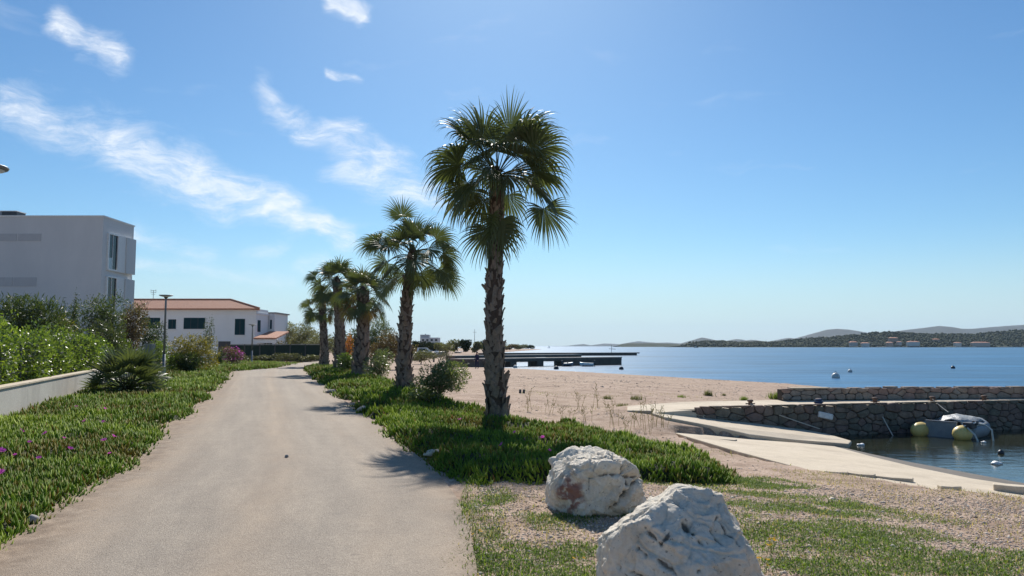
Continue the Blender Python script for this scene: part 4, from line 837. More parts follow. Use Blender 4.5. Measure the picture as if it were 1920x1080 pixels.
for i in range(46):
    f = (i + .5) / 46; c_ = WA * (1 - f) + np.array([-20.0, 40.0]) * f - wn_ * rh.uniform(.55, 1.5); top = 1.95 + .25 * math.sin(i * 1.3) + rh.uniform(-.2, .25) - .15 * f
    for z_ in (.55, 1.25): blobs.append((c_[0] + 12 + 2 - 0 - 0, c_[1] - 23, z_ * top / 1.75, rh.uniform(.5, .75), rh.uniform(.55, .8), top * .36))
blobs = [(b[0], b[1], b[2], b[3], b[4], b[5]) for b in blobs]
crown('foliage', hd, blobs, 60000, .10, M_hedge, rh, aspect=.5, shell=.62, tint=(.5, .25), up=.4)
mb = MB()
for b in blobs[::2]:
    for _ in range(2): mb.tube([(b[0] + rh.uniform(-.3, .3), b[1] + rh.uniform(-.3, .3), 0), (b[0], b[1], .8), (b[0] + rh.uniform(-.4, .4), b[1] + rh.uniform(-.4, .4), 1.7)], [.03, .025, .01], 5)
mb.build('stems', M_bark, hd)
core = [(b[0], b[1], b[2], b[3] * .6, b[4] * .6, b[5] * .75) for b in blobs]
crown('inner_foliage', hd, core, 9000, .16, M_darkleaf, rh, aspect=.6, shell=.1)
fe = empty('wire_fence', (-14, 24, 0), 'dark wire fence with thin posts standing in front of the bright hedge', 'fence')
for px, top in ((10, 640), (48, 632), (90, 634), (130, 637), (158, 638), (183, 641), (205, 643)):
    # posts follow a line just behind the wall
    best = min(np.linspace(0, 1.25, 400), key=lambda f: abs((WA + wd * Lw * f - wn_ * .55)[0] / (WA + wd * Lw * f - wn_ * .55)[1] - (px - 960) / F)); q = WA + wd * Lw * best - wn_ * .62
    rel(MB().tube([(q[0], q[1], -.1), (q[0], q[1], 1.75)], .035, 6).build('post', M_dark), fe)
for z_ in (.9, 1.2, 1.5): rel(MB().tube([(*(WA - wn_ * .42), z_), (*(WA + wd * Lw * 1.2 - wn_ * .42), z_)], .004, 4).build('wire', M_dark), fe)
def fan_shrub(px, py, w, h, label, seed, nfr, R, plen, mat, detail=8):
    rr_ = np.random.default_rng(seed); B = ongr(px, py); t = empty('dwarf_fan_palm', (B[0], B[1], max(B[2], 0)), label, 'dwarf palm', 'dwarf fan palms')
    MB().tube([(0, 0, -.1), (0, 0, h * .28)], [.16, .1], 8).build('trunk', M_trunk, t)
    for i in range(nfr):
        f = (i + .5) / nfr; el = math.radians(84 - 92 * f ** .8 + rr_.uniform(-8, 8)); az = i * 2.39996 + seed; mb = MB()
        frond_mesh(mb, az, el, plen * rr_.uniform(.7, 1.2), R * rr_.uniform(.85, 1.15), .02 + .05 * f, .10 + .15 * rr_.random(), rr_, (math.cos(az) * .12 * w / 2, math.sin(az) * .12 * w / 2, h * .22 * (1 - .5 * f)), False, detail, 1.75, .45); mb.build('frond', mat, t)
    return t
M_dwarf = leafmat('dwarf_palm_leaf', (.05, .06, .025), (.075, .095, .04), (.14, .16, .075), .30, .42, .5)
fan_shrub(236, 742, 2.3, 1.55, 'spiky dark dwarf fan palm beside the garden wall end', 3, 70, .62, .72, M_dwarf, 8)
def at_ground(px, Y): x = (px - 960) / F * Y; return (x, Y, max(gz(x, Y), -.02) if x > -5 else -.02)
def toph(py, Y): return EYE + (649 - py) / F * Y
B_ = lambda name, px, Y, wpx, top, label, cat, mat, n, size, seed, **k: bush(name, at_ground(px, Y), wpx * Y / F, toph(top, Y) + .02, label, cat, mat, n, size, seed, **k)
B_('tall_shrub', 42, 31, 165, 556, 'large dark spiky shrub behind the hedge at the left edge', 'shrub', M_darkleaf, 9000, .26, 61, nb=14, aspect=.16, up=.6, low=.25)
B_('tall_shrub', 110, 33, 60, 590, 'orange tinged shrub between the large dark shrub and the thin conifer', 'shrub', M_yelleaf, 2500, .13, 62, low=.3)
B_('conifer', 138, 36, 24, 545, 'thin dark conifer standing against the grey modern building', 'conifer', M_darkleaf, 1600, .12, 63, nb=12, low=.3, aspect=.3)
B_('garden_tree', 192, 40, 95, 545, 'grey green garden tree below the windows of the modern building', 'tree', M_darkleaf, 8000, .15, 64, nb=13, aspect=.3, trunk=.09, tint=(.62, .2), low=.2)
B_('tall_shrub', 190, 37, 75, 600, 'shiny dark shrub in front of the grey green garden tree', 'shrub', M_dwarf, 4000, .22, 65, aspect=.15, low=.25)
B_('tall_shrub', 246, 43, 56, 566, 'brown leaved shrub right of the modern building corner', 'shrub', M_brownleaf, 5000, .12, 66, low=.2, nb=11)
B_('tall_shrub', 284, 46, 50, 590, 'dark rounded shrub left of the street lamp pole', 'shrub', M_darkleaf, 3800, .12, 67, low=.2)
B_('leafy_shrub', 300, 42, 60, 640, 'bright green shrub behind the street lamp pole', 'shrub', M_hedge, 3000, .10, 68)
B_('leafy_shrub', 282, 33, 44, 680, 'low pale leaved shrub at the foot of the street lamp', 'shrub', M_olean, 1800, .09, 69, tint=(.8, .2))
B_('leafy_shrub', 362, 44.5, 96, 622, 'yellow green bushy shrub right of the street lamp', 'shrub', M_yelleaf, 6500, .12, 70, nb=12, low=.18)
B_('leafy_shrub', 352, 43, 60, 655, 'dark low part of shrubbery under the yellow green shrub', 'shrub', M_darkleaf, 3000, .12, 71, low=.05)
B_('slim_tree', 394, 50, 22, 592, 'slim dark sapling in front of the white house window', 'sapling', M_darkleaf, 900, .10, 72, nb=8, low=.25, trunk=.03)
B_('leafy_shrub', 412, 57, 26, 650, 'small blue green shrub left of the pink flowering bush', 'shrub', M_darkleaf, 1200, .12, 73)
pinkb = B_('flowering_shrub', 437, 60, 46, 648, 'pink flowering bush in front of the white house door', 'shrub', M_brownleaf, 2400, .12, 74)
rp = np.random.default_rng(3); crown('flowers', pinkb, [(0, 0, .95, .85, .6, .55)], 500, .10, M_pink, rp, shell=.85)
B_('leafy_shrub', 330, 47, 50, 668, 'green low shrub behind the yellow green shrub', 'shrub', M_hedge, 1500, .11, 76)
B_('garden_tree', 530, 98, 60, 596, 'yellowish tree just right of the white house', 'tree', M_oliveleaf, 4200, .24, 77, trunk=.12, nb=11, tint=(.75, .2))
B_('garden_tree', 566, 104, 75, 606, 'olive grey tree left of the palm row, behind the dark fence', 'tree', M_oliveleaf, 5200, .24, 78, trunk=.12, nb=12)
B_('garden_tree', 500, 92, 60, 632, 'brownish tree in front of the tiled terrace roof', 'tree', M_brownleaf, 3200, .2, 79, tint=(.8, .2))
B_('broad_shrub', 600, 90, 70, 622, 'broad olive shrub seen between the farthest palm trunks', 'shrub', M_oliveleaf, 3500, .2, 80)
B_('broad_shrub', 655, 80, 60, 612, 'dark shrub behind the third and fourth palms', 'shrub', M_darkleaf, 3500, .22, 81, low=.1)
B_('autumn_shrub', 655, 72, 16, 622, 'small orange leaved shrub seen between two palm trunks', 'shrub', leafmat('orange_leaf', (.30, .09, .02), (.40, .14, .03), (.45, .2, .05), .4), 700, .13, 82, low=.3)
B_('broad_shrub', 705, 76, 70, 596, 'dark spiky palm like shrub right of the third palm trunk', 'shrub', M_darkleaf, 3800, .34, 83, aspect=.14, low=.2, nb=11)
B_('dry_hedge', 722, 66, 82, 620, 'dry brown reddish shrubbery left of the second palm trunk', 'shrub', M_brownleaf, 6500, .15, 84, nb=12, tint=(.35, .25), low=.05, depth=3.0)
B_('leafy_shrub', 655, 44, 44, 662, 'green shrub at the foot of the fourth palm', 'shrub', M_hedge, 2200, .11, 85, tint=(.2, .2))
B_('oleander', 712, 35.5, 58, 655, 'oleander bush with pale leaves between second and third palms', 'shrub', M_olean, 2600, .12, 86, aspect=.25, trunk=.03, low=.18, nb=8)
B_('oleander', 826, 21.5, 104, 668, 'large oleander bush between the two nearest palms', 'shrub', M_olean, 5200, .105, 87, aspect=.28, trunk=.03, nb=13, low=.06, tint=(.55, .3))
B_('sapling', 838, 62, 30, 640, 'small young tree rising behind the large oleander on the beach', 'sapling', M_oliveleaf, 700, .13, 88, trunk=.03, low=.45, tint=(.4, .2))
B_('leafy_shrub', 790, 72, 70, 655, 'grey green beach shrubs in front of the white boat', 'shrub', M_oliveleaf, 2400, .14, 89, tint=(.2, .2))
# pillar, low walls
x, y, z = at_ground(283, 38); props(MB().bx(x - .19, x + .19, y - .19, y + .19, -.1, 1.72).build('gate_pillar', M_concgrey, bevel=.01), 'plain grey concrete gate pillar left of the street lamp', 'pillar')
x, y, z = at_ground(300, 39.3); props(MB().bx(x - .45, x + .35, y - .1, y + .1, -.1, .56).build('low_wall', M_wall, bevel=.01), 'short pale low wall behind the foot of the street lamp', 'wall')
x, y, z = at_ground(397, 58); props(MB().bx(x - .85, x + .75, y - .12, y + .12, -.1, .62).build('low_wall', M_wall, bevel=.01), 'short beige low wall left of the pink flowering bush', 'wall')
def street_lamp(px, Y, top, label, X=None):
    x = (px - 960) / F * Y if X is None else X; H = toph(top, Y); t = empty('street_lamp', (x, Y, -.02), label, 'street lamp', 'street lamps with saucer shaped heads')
    MB().lathe((0, 0, 0), [(.09, -.2), (.09, .05), (.075, .06), (.072, 1.2)], 14).build('pole_base', M_metal, t, True)
    MB().lathe((0, 0, 0), [(.055, 1.2), (.05, H - .25), (.05, H - .2)], 14).build('pole', M_metal, t, True)
    MB().lathe((0, 0, H), [(.05, -.2), (.07, -.15), (.13, -.085), (.34, -.025), (.355, 0.0), (.34, .012), (.0, .03)], 24).build('lamp_head', M_metal, t, True)
    MB().lathe((0, 0, H), [(.30, -.045), (.15, -.085), (.14, -.088)], 24).build('lens', M_white, t, True); return t
street_lamp(310, 40, 553, 'grey street lamp with saucer head in front of the white house')
street_lamp(474, 71, 608, 'distant small street lamp at the right end of the white house')
street_lamp(-50, 11.2, 305, 'nearest street lamp, its saucer head cut by the left edge', None)

# ------------------------------------------------------------------ buildings
mbd = empty('modern_building', (-29, 53, 0), 'grey white flat roofed modern building at the left edge', 'building')
X1 = -28.8; Zt = toph(403, 53)
def R_(mb, name, mat, p=mbd, **k): return rel(mb.build(name, mat, **k), p)
R_(MB().prism([(-64, 53), (X1, 53), (X1 - .1, 57.5), (-64, 57.5)], -.2, Zt - .06), 'wall', M_plaster)
R_(MB().prism([(-64.1, 52.94), (X1 + .06, 52.94), (X1 - .04, 57.56), (-64.1, 57.56)], Zt - .058, Zt + .03), 'parapet_cap', M_white)
for (p0_, p1_, t_, b_) in ((-40, 24, 437, 451), (27, 70, 437, 451), (-40, 20, 520, 537), (22, 65, 520, 537), (-40, 65, 470, 486)):
    if t_ == 470: continue
    xa, xb = (p0_ - 960) / F * 53, (p1_ - 960) / F * 53
    w_ = R_(MB().bx(xa, xb, 52.97, 53.0, toph(b_, 53), toph(t_, 53)), 'window', M_panel)
for (t_, b_) in ((438, 507), (519, 588)):
    z1, z0 = toph(t_, 54.2), toph(b_, 54.2)
    o = R_(MB().bx(X1 - .05, X1 + .02, 53.75, 54.9, z0 + .1, z1 - .06), 'window', M_glass)
    fr_ = MB().bx(X1 - .06, X1 + .10, 53.6, 53.75, z0, z1).bx(X1 - .06, X1 + .10, 53.75, 57.3, z1 - .06, z1 + .05).bx(X1 - .06, X1 + .10, 53.75, 57.3, z0 - .02, z0 + .1).bx(X1, X1 + .05, 54.28, 54.33, z0 + .1, z1 - .06)
    R_(fr_, 'window_frame', M_white); R_(MB().bx(X1 - .02, X1 + .035, 53.78, 54.26, z0 + .12, z0 + .9), 'balustrade_glass', plain('frosted_glass_%d' % t_, (.35, .45, .5), .2))
    R_(MB().bx(X1 + .04, X1 + .11, 54.9, 56.1, z0 - .03, z1 + .02), 'shutter', M_plaster2); R_(MB().bx(X1 + .12, X1 + .19, 56.0, 57.35, z0 - .03, z1 + .02), 'shutter', M_plaster)
ra = aty(24, 397, 54.5); R_(MB().bx(ra[0] - .62, ra[0] + .62, 54, 55, Zt + .03, Zt + .5), 'roof_unit', M_dark); R_(MB().bx(ra[0] - .66, ra[0] - .44, 53.97, 54.6, Zt + .03, Zt + .47), 'roof_unit_panel', M_metal); R_(MB().bx(ra[0] - .66, ra[0] + .66, 53.94, 55.06, Zt + .502, Zt + .55), 'roof_unit_lid', M_white)

hs_ = empty('white_house', (-37, 88, 0), 'white two storey house with red tiled hip roof and dark windows', 'house')
HX = (480 - 960) / F * 88; HZ = toph(579, 88); Rh = lambda mb, name, mat, **k: R_(mb, name, mat, hs_, **k)
Rh(MB().bx(-52, HX, 88, 92.4, -.2, HZ), 'wall', M_plaster2)
Rh(MB().bx(-52.1, HX + .12, 87.88, 92.5, HZ - .62, HZ - .42), 'cornice', M_plaster2)
ex0, ex1, ey0, ey1 = -52.6, HX + .55, 87.45, 95.2; rz_ = toph(562, 91.4); rx1 = (432 - 960) / F * 91.4; exb = -31.4; ez = HZ + .02
roof = MB().add([(ex0, ey0, ez), (ex1, ey0, ez), (exb, ey1, ez), (ex0, ey1, ez), (-48.3, 91.4, rz_), (rx1, 91.4, rz_), (ex0, ey0, ez - .14), (ex1, ey0, ez - .14), (exb, ey1, ez - .14), (ex0, ey1, ez - .14)], [(0, 1, 5, 4), (1, 2, 5), (2, 3, 4, 5), (3, 0, 4), (6, 7, 1, 0), (7, 8, 2, 1), (8, 9, 3, 2), (9, 6, 0, 3), (9, 8, 7, 6)])
ro = Rh(roof, 'roof', M_tile)
o = MB().tube([(-48.3, 91.4, rz_ + .03), (rx1, 91.4, rz_ + .03)], .11, 8).tube([(rx1, 91.4, rz_ + .03), (ex1, ey0, ez + .03)], .10, 8).tube([(rx1, 91.4, rz_ + .03), (exb, ey1, ez + .03)], .10, 8).build('ridge_tiles', M_tile, ro)
def opening(px0, px1, t_, b_, nm='window', mat=M_shutter):
    xa, xb = (px0 - 960) / F * 88, (px1 - 960) / F * 88; z1, z0 = toph(t_, 88), toph(b_, 88)
    w_ = Rh(MB().bx(xa, xb, 87.965, 88.0, z0, z1), nm, mat)
    MB().bx(xa - .05, xb + .05, 87.94, 87.99, z1 + .002, z1 + .07).bx(xa - .05, xa - .002, 87.94, 87.99, z0, z1).bx(xb + .002, xb + .05, 87.94, 87.99, z0, z1).bx(xa - .12, xb + .12, 87.88, 87.99, z0 - .09, z0 - .002).build('frame', M_plaster2, w_)
    for k in range(1, max(2, int((xb - xa) / .8))):
        u = xa + (xb - xa) * k / max(2, int((xb - xa) / .8)); MB().bx(u - .02, u + .02, 87.945, 87.963, z0, z1).build('mullion', M_dark, w_)
for a_ in ((262, 301, 596, 616), (316, 331, 599, 617), (345, 385, 596, 617), (441, 460, 598, 628)): opening(*a_)
opening(411, 434, 640, 668, 'door', M_dark)
bx1 = (515 - 960) / F * 92.6; bz = toph(588, 92.6)
Rh(MB().bx(-36, bx1, 92.6, 98, -.2, bz), 'rear_wing', M_plaster2); Rh(MB().bx(-36.1, bx1 + .2, 92.55, 98.2, bz + .002, bz + .16), 'flat_roof', M_concgrey)
for p0_, p1_, t_, b_ in ((494, 502, 596, 618), (507, 510, 600, 617)):
    xa, xb = (p0_ - 960) / F * 92.6, (p1_ - 960) / F * 92.6; Rh(MB().bx(xa, xb, 92.56, 92.6, toph(b_, 92.6), toph(t_, 92.6)), 'window', M_shutter)
Rh(MB().bx(HX, HX + .03, 88.6, 89.6, toph(622, 88), toph(600, 88)), 'side_window', M_shutter)
ta, tb = (474 - 960) / F * 88, (526 - 960) / F * 88
Rh(MB().add([(ta + .6, 86.6, 2.55), (tb, 86.6, 2.55), (tb - .3, 92.5, 3.4), (ta + .6, 92.5, 3.4), (ta + .6, 86.6, 2.40), (tb, 86.6, 2.40), (tb - .3, 92.5, 3.22), (ta + .6, 92.5, 3.22)], [(0, 1, 2, 3), (4, 5, 1, 0), (5, 6, 2, 1), (6, 7, 3, 2), (7, 4, 0, 3), (7, 6, 5, 4)]), 'terrace_roof', M_tile)
Rh(MB().bx(ta + .6, tb - .1, 86.75, 87.0, 1.95, 2.38), 'terrace_beam', M_plaster2); Rh(MB().bx(tb - .5, tb - .2, 86.76, 87.0, -.1, 1.94).bx(ta + .7, ta + 1.0, 86.76, 87.0, -.1, 1.94), 'terrace_column', M_plaster2)
an_x = (286 - 960) / F * 91.4; an = empty('roof_antenna', (an_x, 91.4, rz_), 'thin television antenna on the red tiled roof', 'antenna')
rel(MB().tube([(an_x, 91.4, rz_ - .1), (an_x, 91.4, rz_ + 1.15)], .03, 6).build('mast', M_metal), an)
for k in range(3): rel(MB().tube([(an_x - .34 + .05 * k, 91.4, rz_ + 1.1 - .22 * k), (an_x + .34 - .05 * k, 91.4, rz_ + 1.1 - .22 * k)], .02, 5).build('crossbar', M_metal), an)
for k in (-.3, .3): rel(MB().tube([(an_x + k, 91.4, rz_ + .8), (an_x + k, 91.4, rz_ + 1.25)], .02, 5).build('element', M_metal), an)
# dark screen fence past the house
sf = empty('screen_fence', (-25, 80, 0), 'dark green screen fence with pale top rail below the white house', 'fence'); M_screen = surf('green_screen', (.012, .028, .024), (.022, .042, .034), 3, .8, .3, .01, 30)
fx0, fx1 = (432 - 960) / F * 80, (602 - 960) / F * 80; npan = 6
for k in range(npan):
    xa = fx0 + (fx1 - fx0) * k / npan; xb = fx0 + (fx1 - fx0) * (k + 1) / npan; rel(MB().bx(xa + .06, xb - .06, 79.98, 80.02, .05, 1.72).build('panel', M_screen), sf); rel(MB().bx(xa - .05, xa + .05, 79.95, 80.05, -.1, 1.8).build('post', M_dark), sf)
    rel(MB().bx(xa + .06, xb - .06, 79.95, 80.05, 1.74, 1.82).build('rail', M_concgrey), sf)
for i, (px, Y, w, h_) in enumerate(((445, 78.5, 60, .95), (490, 78, 60, .8), (540, 77.5, 60, .9), (583, 77, 44, .8))):
    bush('low_shrub', at_ground(px, Y), w * Y / F, h_, ['grey green low shrub at the left end of the dark fence', 'grey green low shrub below the distant street lamp', 'grey green low shrub before the middle of the dark fence', 'grey green low shrub at the right end of the dark fence'][i], 'shrub', M_oliveleaf, 1500, .14, 130 + i, depth=1.6, tint=(.2, .2), low=.02)

# ------------------------------------------------------------------ far shore left: boat on the shore, buildings, trees
def hull(mb, L_, W_, H_, n=14, z0=0, sheer=.25, flat=.75):
    rows = []
    for i in range(n + 1):
        f = i / n; w = W_ / 2 * (1 - max(0, (f - .45) / .55) ** 2.4) * (.93 + .07 * min(1, f * 6)); zt = z0 + H_ * (1 + sheer * f * f); zb = z0 + H_ * (.05 + .8 * max(0, (f - .7) / .3) ** 2); x = f * L_
        rows.append([(x, -w, zt), (x, -w * flat, (zb + zt) * .45), (x, 0, zb), (x, w * flat, (zb + zt) * .45), (x, w, zt), (x, w * .82, zt - .0 + .01), (x, 0, zt - H_ * .0 + .03), (x, -w * .82, zt + .01)])
    V = [p for r_ in rows for p in r_]; m_ = 8
    Fs = [(i * m_ + j, (i + 1) * m_ + j, (i + 1) * m_ + (j + 1) % m_, i * m_ + (j + 1) % m_) for i in range(n) for j in range(m_)] + [tuple(range(m_)), tuple(n * m_ + j for j in range(m_))[::-1]]
    return mb.add(V, Fs)
cb = empty('cabin_boat', ((776 - 960) / F * 98, 98, -.35), 'white cabin boat laid up on shore beyond the beach shrubs', 'boat', None, .12)
hull(MB(), 4.3, 1.7, .75, z0=.35).build('hull', plain('grey_hull', (.16, .18, .2), .5), cb, True)
MB().add([(.4, -.62, 1.1), (2.5, -.6, 1.12), (2.5, .6, 1.12), (.4, .62, 1.1), (.5, -.52, 1.75), (1.75, -.5, 1.75), (1.75, .5, 1.75), (.5, .52, 1.75)], [(0, 1, 5, 4), (1, 2, 6, 5), (2, 3, 7, 6), (3, 0, 4, 7), (4, 5, 6, 7)]).build('cabin', M_gel, cb)
MB().add([(.7, -.605, 1.3), (1.95, -.585, 1.3), (1.6, -.545, 1.66), (.7, -.555, 1.66)], [(0, 1, 2, 3)]).build('window', M_glass, cb); MB().add([(2.43, -.5, 1.2), (2.43, .5, 1.2), (1.86, .42, 1.69), (1.86, -.42, 1.69)], [(0, 1, 2, 3)]).build('windscreen', M_glass, cb)
MB().add([(2.6, -.45, 1.12), (3.5, -.25, 1.2), (3.5, .25, 1.2), (2.6, .45, 1.12), (2.7, -.38, 1.32), (3.3, -.2, 1.3), (3.3, .2, 1.3), (2.7, .38, 1.32)], [(0, 1, 5, 4), (1, 2, 6, 5), (2, 3, 7, 6), (3, 0, 4, 7), (4, 5, 6, 7)]).build('foredeck', M_gel, cb)
for x in (.8, 2.6): MB().bx(x - .1, x + .1, -.6, .6, -.1, .5).build('cradle', M_dark, cb)
fb = empty('far_building', ((805 - 960) / F * 280, 280, 0), 'distant grey building with roof box above the far trees', 'building')
x0 = (788 - 960) / F * 280; x1 = (822 - 960) / F * 280
R_(MB().bx(x0, x1, 280, 288, -.2, toph(633, 280)), 'wall', M_plaster, fb); R_(MB().bx(x0, x0 + 3.2, 280.5, 286, toph(633, 280) + .002, toph(627.5, 280)), 'roof_storey', M_panel, fb); R_(MB().tube([(x0 + 1.9, 281, toph(627.5, 280)), (x0 + 1.9, 281, toph(626, 280))], .2, 6), 'chimney', M_panel, fb)
for k in range(4): R_(MB().bx(x0 + .7 + k * 1.6, x0 + 1.5 + k * 1.6, 279.96, 280, toph(639.5, 280), toph(636, 280)), 'window', M_glass, fb)
mp_ = aty(890, 617, 240); mast = empty('tall_mast', (mp_[0], 240, 0), 'thin tall mast rising over the far tree line', 'mast'); rel(MB().tube([(mp_[0], 240, -.2), (mp_[0], 240, mp_[2])], [.12, .05], 6).build('pole', M_metal), mast); rel(MB().tube([(mp_[0] - .6, 240, mp_[2] - 1), (mp_[0] + .6, 240, mp_[2] - 1)], .04, 5).build('spreader', M_metal), mast)
TL = [(752, 120, 60, 634, 0, 'brown leafless tree left of the distant grey building'), (783, 230, 44, 636, 1, 'low dark tree at the left foot of the distant grey building'), (808, 240, 46, 640, 1, 'dark tree before the distant grey building'), (830, 215, 34, 641, 2, 'pale green tree right of the distant grey building'), (853, 240, 34, 635.5, 2, 'broad tree under the gabled outline on the far shore'), (873, 225, 22, 637, 1, 'round dark pine on the far shore'), (893, 220, 20, 640, 2, 'pale tree behind the person on the far shore'), (907, 235, 26, 638.5, 1, 'flat topped pine just left of the tallest palm trunk'), (930, 300, 40, 641, 2, 'tree behind the tallest palm trunk on the far shore'), (956, 340, 30, 645, 0, 'low brownish tree just right of the tallest palm trunk'), (975, 420, 26, 645.5, 2, 'small tree on the far point, second from its tip'), (990, 470, 24, 646.5, 1, 'small dark tree nearest the tip of the far point'), (600, 210, 110, 634, 1, 'dark tree behind the palm row left part'), (560, 160, 80, 628, 2, 'pale tree behind the dark fence right part'), (690, 170, 90, 632, 1, 'dark tree behind the palm row right part'), (735, 190, 50, 638, 2, 'pale tree behind the dry brown shrubbery')]
for i, (px, Y, w, top, kd, lb) in enumerate(TL): B_('shore_tree', px, Y, w, top, lb, 'tree', [M_brownleaf, M_pineleaf, M_oliveleaf][kd], 1500, .5 if Y > 150 else .3, 200 + i, trunk=.2, nb=9, low=.05, group='trees on the far shore', aspect=.6)
cw = ongr(782, 676); props(MB().bx(cw[0] - 2.2, cw[0] + 1.2, cw[1] - .15, cw[1] + .2, cw[2] - .2, cw[2] + .42).build('low_wall', M_stone[2], bevel=.02), 'low stone retaining wall on the beach beside the second palm trunk', 'wall')
# shoreline clutter: upturned boats beyond the beach
for i, (px, py, w) in enumerate(((852, 662, 2.6), (868, 660, 2.2), (935, 657, 3.0))):
    p = ongr(px, py); b = empty('shore_boat', tuple(p), ['small white boat pulled up left of the person', 'tiny pale boat on shore between young tree and person', 'low pale boat beyond the piers behind the tallest trunk'][i], 'boat', 'small boats on the far shore', .3 * i); hull(MB(), w, .9, .4).build('hull', M_gel, b, True); MB().bx(w * .3, w * .36, -.38, .38, .36, .46).build('thwart', M_dark, b)

# ------------------------------------------------------------------ piers
def pier(label, S, E, wid, ztop, thick, blocks, face):
    S = np.array(S, float); E = np.array(E, float); d = E - S; Lp = np.linalg.norm(d); d /= Lp; n_ = np.array([d[1], -d[0]]); t = empty('pier', (S[0], S[1], SEA), label, 'pier', 'concrete piers')
    def slab(u0, u1, z0, z1, o0=-wid / 2, o1=wid / 2): return MB().prism([tuple(S + d * u0 + n_ * o1), tuple(S + d * u1 + n_ * o1), tuple(S + d * u1 + n_ * o0), tuple(S + d * u0 + n_ * o0)], z0, z1)
    R_(slab(0, Lp, ztop - thick, ztop - .104), 'deck_beam', M_pier, t); R_(slab(-.05, Lp + .05, ztop - .1, ztop, -wid / 2 - .05, wid / 2 + .04), 'deck', M_piertop, t)
    for u0, u1 in blocks: R_(slab(u0, u1, SEA - .8, ztop - thick - .004, -wid / 2 + .05, wid / 2 - .03), 'support_block', M_pier, t)
    return S, d, n_, t, Lp
def along(S, d, px):  # distance along the pier at a picture column
    k = (px - 960) / F; return (k * S[1] - S[0]) / (d[0] - k * d[1])
S1, E1 = np.array([-6.6, 88.5]), np.array([14.2, 103.5]); d1 = (E1 - S1) / np.linalg.norm(E1 - S1); al = lambda px: along(S1, d1, px); L1 = np.linalg.norm(E1 - S1)
pier('nearest concrete pier standing on blocks, ending in a solid dark head', S1, E1, 2.0, .16, .42, [(0, al(905)), (al(948), al(960)), (al(998), al(1010)), (al(1047), L1)], 0)
S2, E2 = np.array([-9, 112.]), np.array([11.5, 134.]); L2_ = np.linalg.norm(E2 - S2); d2 = (E2 - S2) / L2_
pier('middle concrete pier just behind the nearest one', S2, E2, 1.8, .22, .45, [(0, 6), (along(S2, d2, 975), along(S2, d2, 997)), (along(S2, d2, 1030), L2_)], 0)
pier('far long dark pier reaching farthest to the right', (-8, 190), (34, 207), 2.5, -.08, .3, [(0, 44.5)], 0)
# things on and by the piers
def dinghy(px, py, Lb, rz, label, mat=M_gel, motor=True):
    p = atz(px, py, SEA); b = empty('small_boat', (p[0], p[1], SEA - .08), label, 'boat', 'small boats at the piers', rz); hull(MB(), Lb, .95, .48).build('hull', mat, b, True); MB().bx(Lb * .35, Lb * .42, -.4, .4, .47, .56).build('thwart', M_dark, b)
    if motor: MB().bx(-.22, -.02, -.12, .12, .35, .8).bx(-.16, -.08, -.05, .05, -.1, .35).build('outboard_motor', M_dark, b)
    return b
dinghy(1113, 687, 1.75, math.pi - .1, 'white dinghy moored against the dark head of the nearest pier'); dinghy(1056, 687, 1.3, .15, 'small grey dinghy left of the white dinghy at the pier head', M_metal); dinghy(1128, 666.5, 4.5, .1, 'white boat lying in front of the far pier')
p = aty(1148, 647, 202); sm_ = empty('sail_mast', (p[0], 203.5, -.08), 'thin boat mast standing on the far pier', 'mast'); rel(MB().tube([(p[0], 203.5, -.08), (p[0], 203.5, p[2])], .06, 6).build('pole', M_metal), sm_); rel(MB().tube([(p[0] - .7, 203.5, .9), (p[0] + 1.1, 203.5, .8)], .06, 5).build('boom', M_metal), sm_)
sb = atz(1026, 652.6, SEA); bt = empty('sailing_boat', (sb[0], sb[1], SEA), 'tiny sailing boat on the horizon beyond the piers', 'boat'); hull(MB(), 4, 1.4, .6, z0=-.2).build('hull', M_gel, bt, True); MB().tube([(2, 0, .3), (2, 0, 3.6)], .1, 6).build('mast', M_metal, bt); MB().add([(2.1, .05, .9), (3.8, .05, .8), (2.1, .05, 3.4), (2.1, -.05, .9), (3.8, -.05, .8), (2.1, -.05, 3.4)], [(0, 1, 2), (5, 4, 3), (0, 3, 4, 1), (1, 4, 5, 2), (2, 5, 3, 0)]).build('sail', M_white, bt)
hb = atz(1301, 652, SEA); h_b = empty('motor_boat', (hb[0], hb[1], SEA), 'tiny dark motor boat below the wooded islet', 'boat'); hull(MB(), 7, 2.4, 1.0, z0=-.2).build('hull', M_dark, h_b, True); MB().bx(1.5, 4, -.8, .8, .8, 2.0).build('cabin', M_gel, h_b)
def buoy(px, py, D, mat, label, ring=True):
    p = atz(px, py, SEA); b = empty('mooring_buoy', (p[0], p[1], SEA), label, 'buoy', 'mooring buoys'); R = D / 2
    MB().lathe((0, 0, R * .35), [(.02, -R)] + [(R * math.cos(a), R * math.sin(a)) for a in np.linspace(-1.2, 1.2, 9)] + [(.02, R)], 16).build('float', mat, b, True)
    if ring: MB().tube([(R * .25 * math.cos(a), 0, R * 1.42 + R * .25 * math.sin(a)) for a in np.linspace(0, 6.2832, 10)], R * .05, 5).build('ring', M_dark, b)
M_buoy = plain('weathered_white_buoy', (.55, .55, .52), .5)
buoy(1567, 709, .62, M_buoy, 'largest pale round mooring buoy off the beach'); buoy(1594, 698, .42, M_buoy, 'small pale mooring buoy right of the largest one'); buoy(1787, 691, .45, M_dark, 'small dark mooring buoy far right above the jetty'); buoy(1165, 693, .5, M_dark, 'dark mooring buoy right of the nearest pier head'); buoy(1043, 692.5, .55, M_dark, 'dark low buoy at the beach edge below the nearest pier'); buoy(966, 690, .5, M_buoy, 'small pale buoy at the beach edge beside the tallest trunk'); buoy(1877, 851, .14, M_dark, 'small black float in the harbour near the right edge')

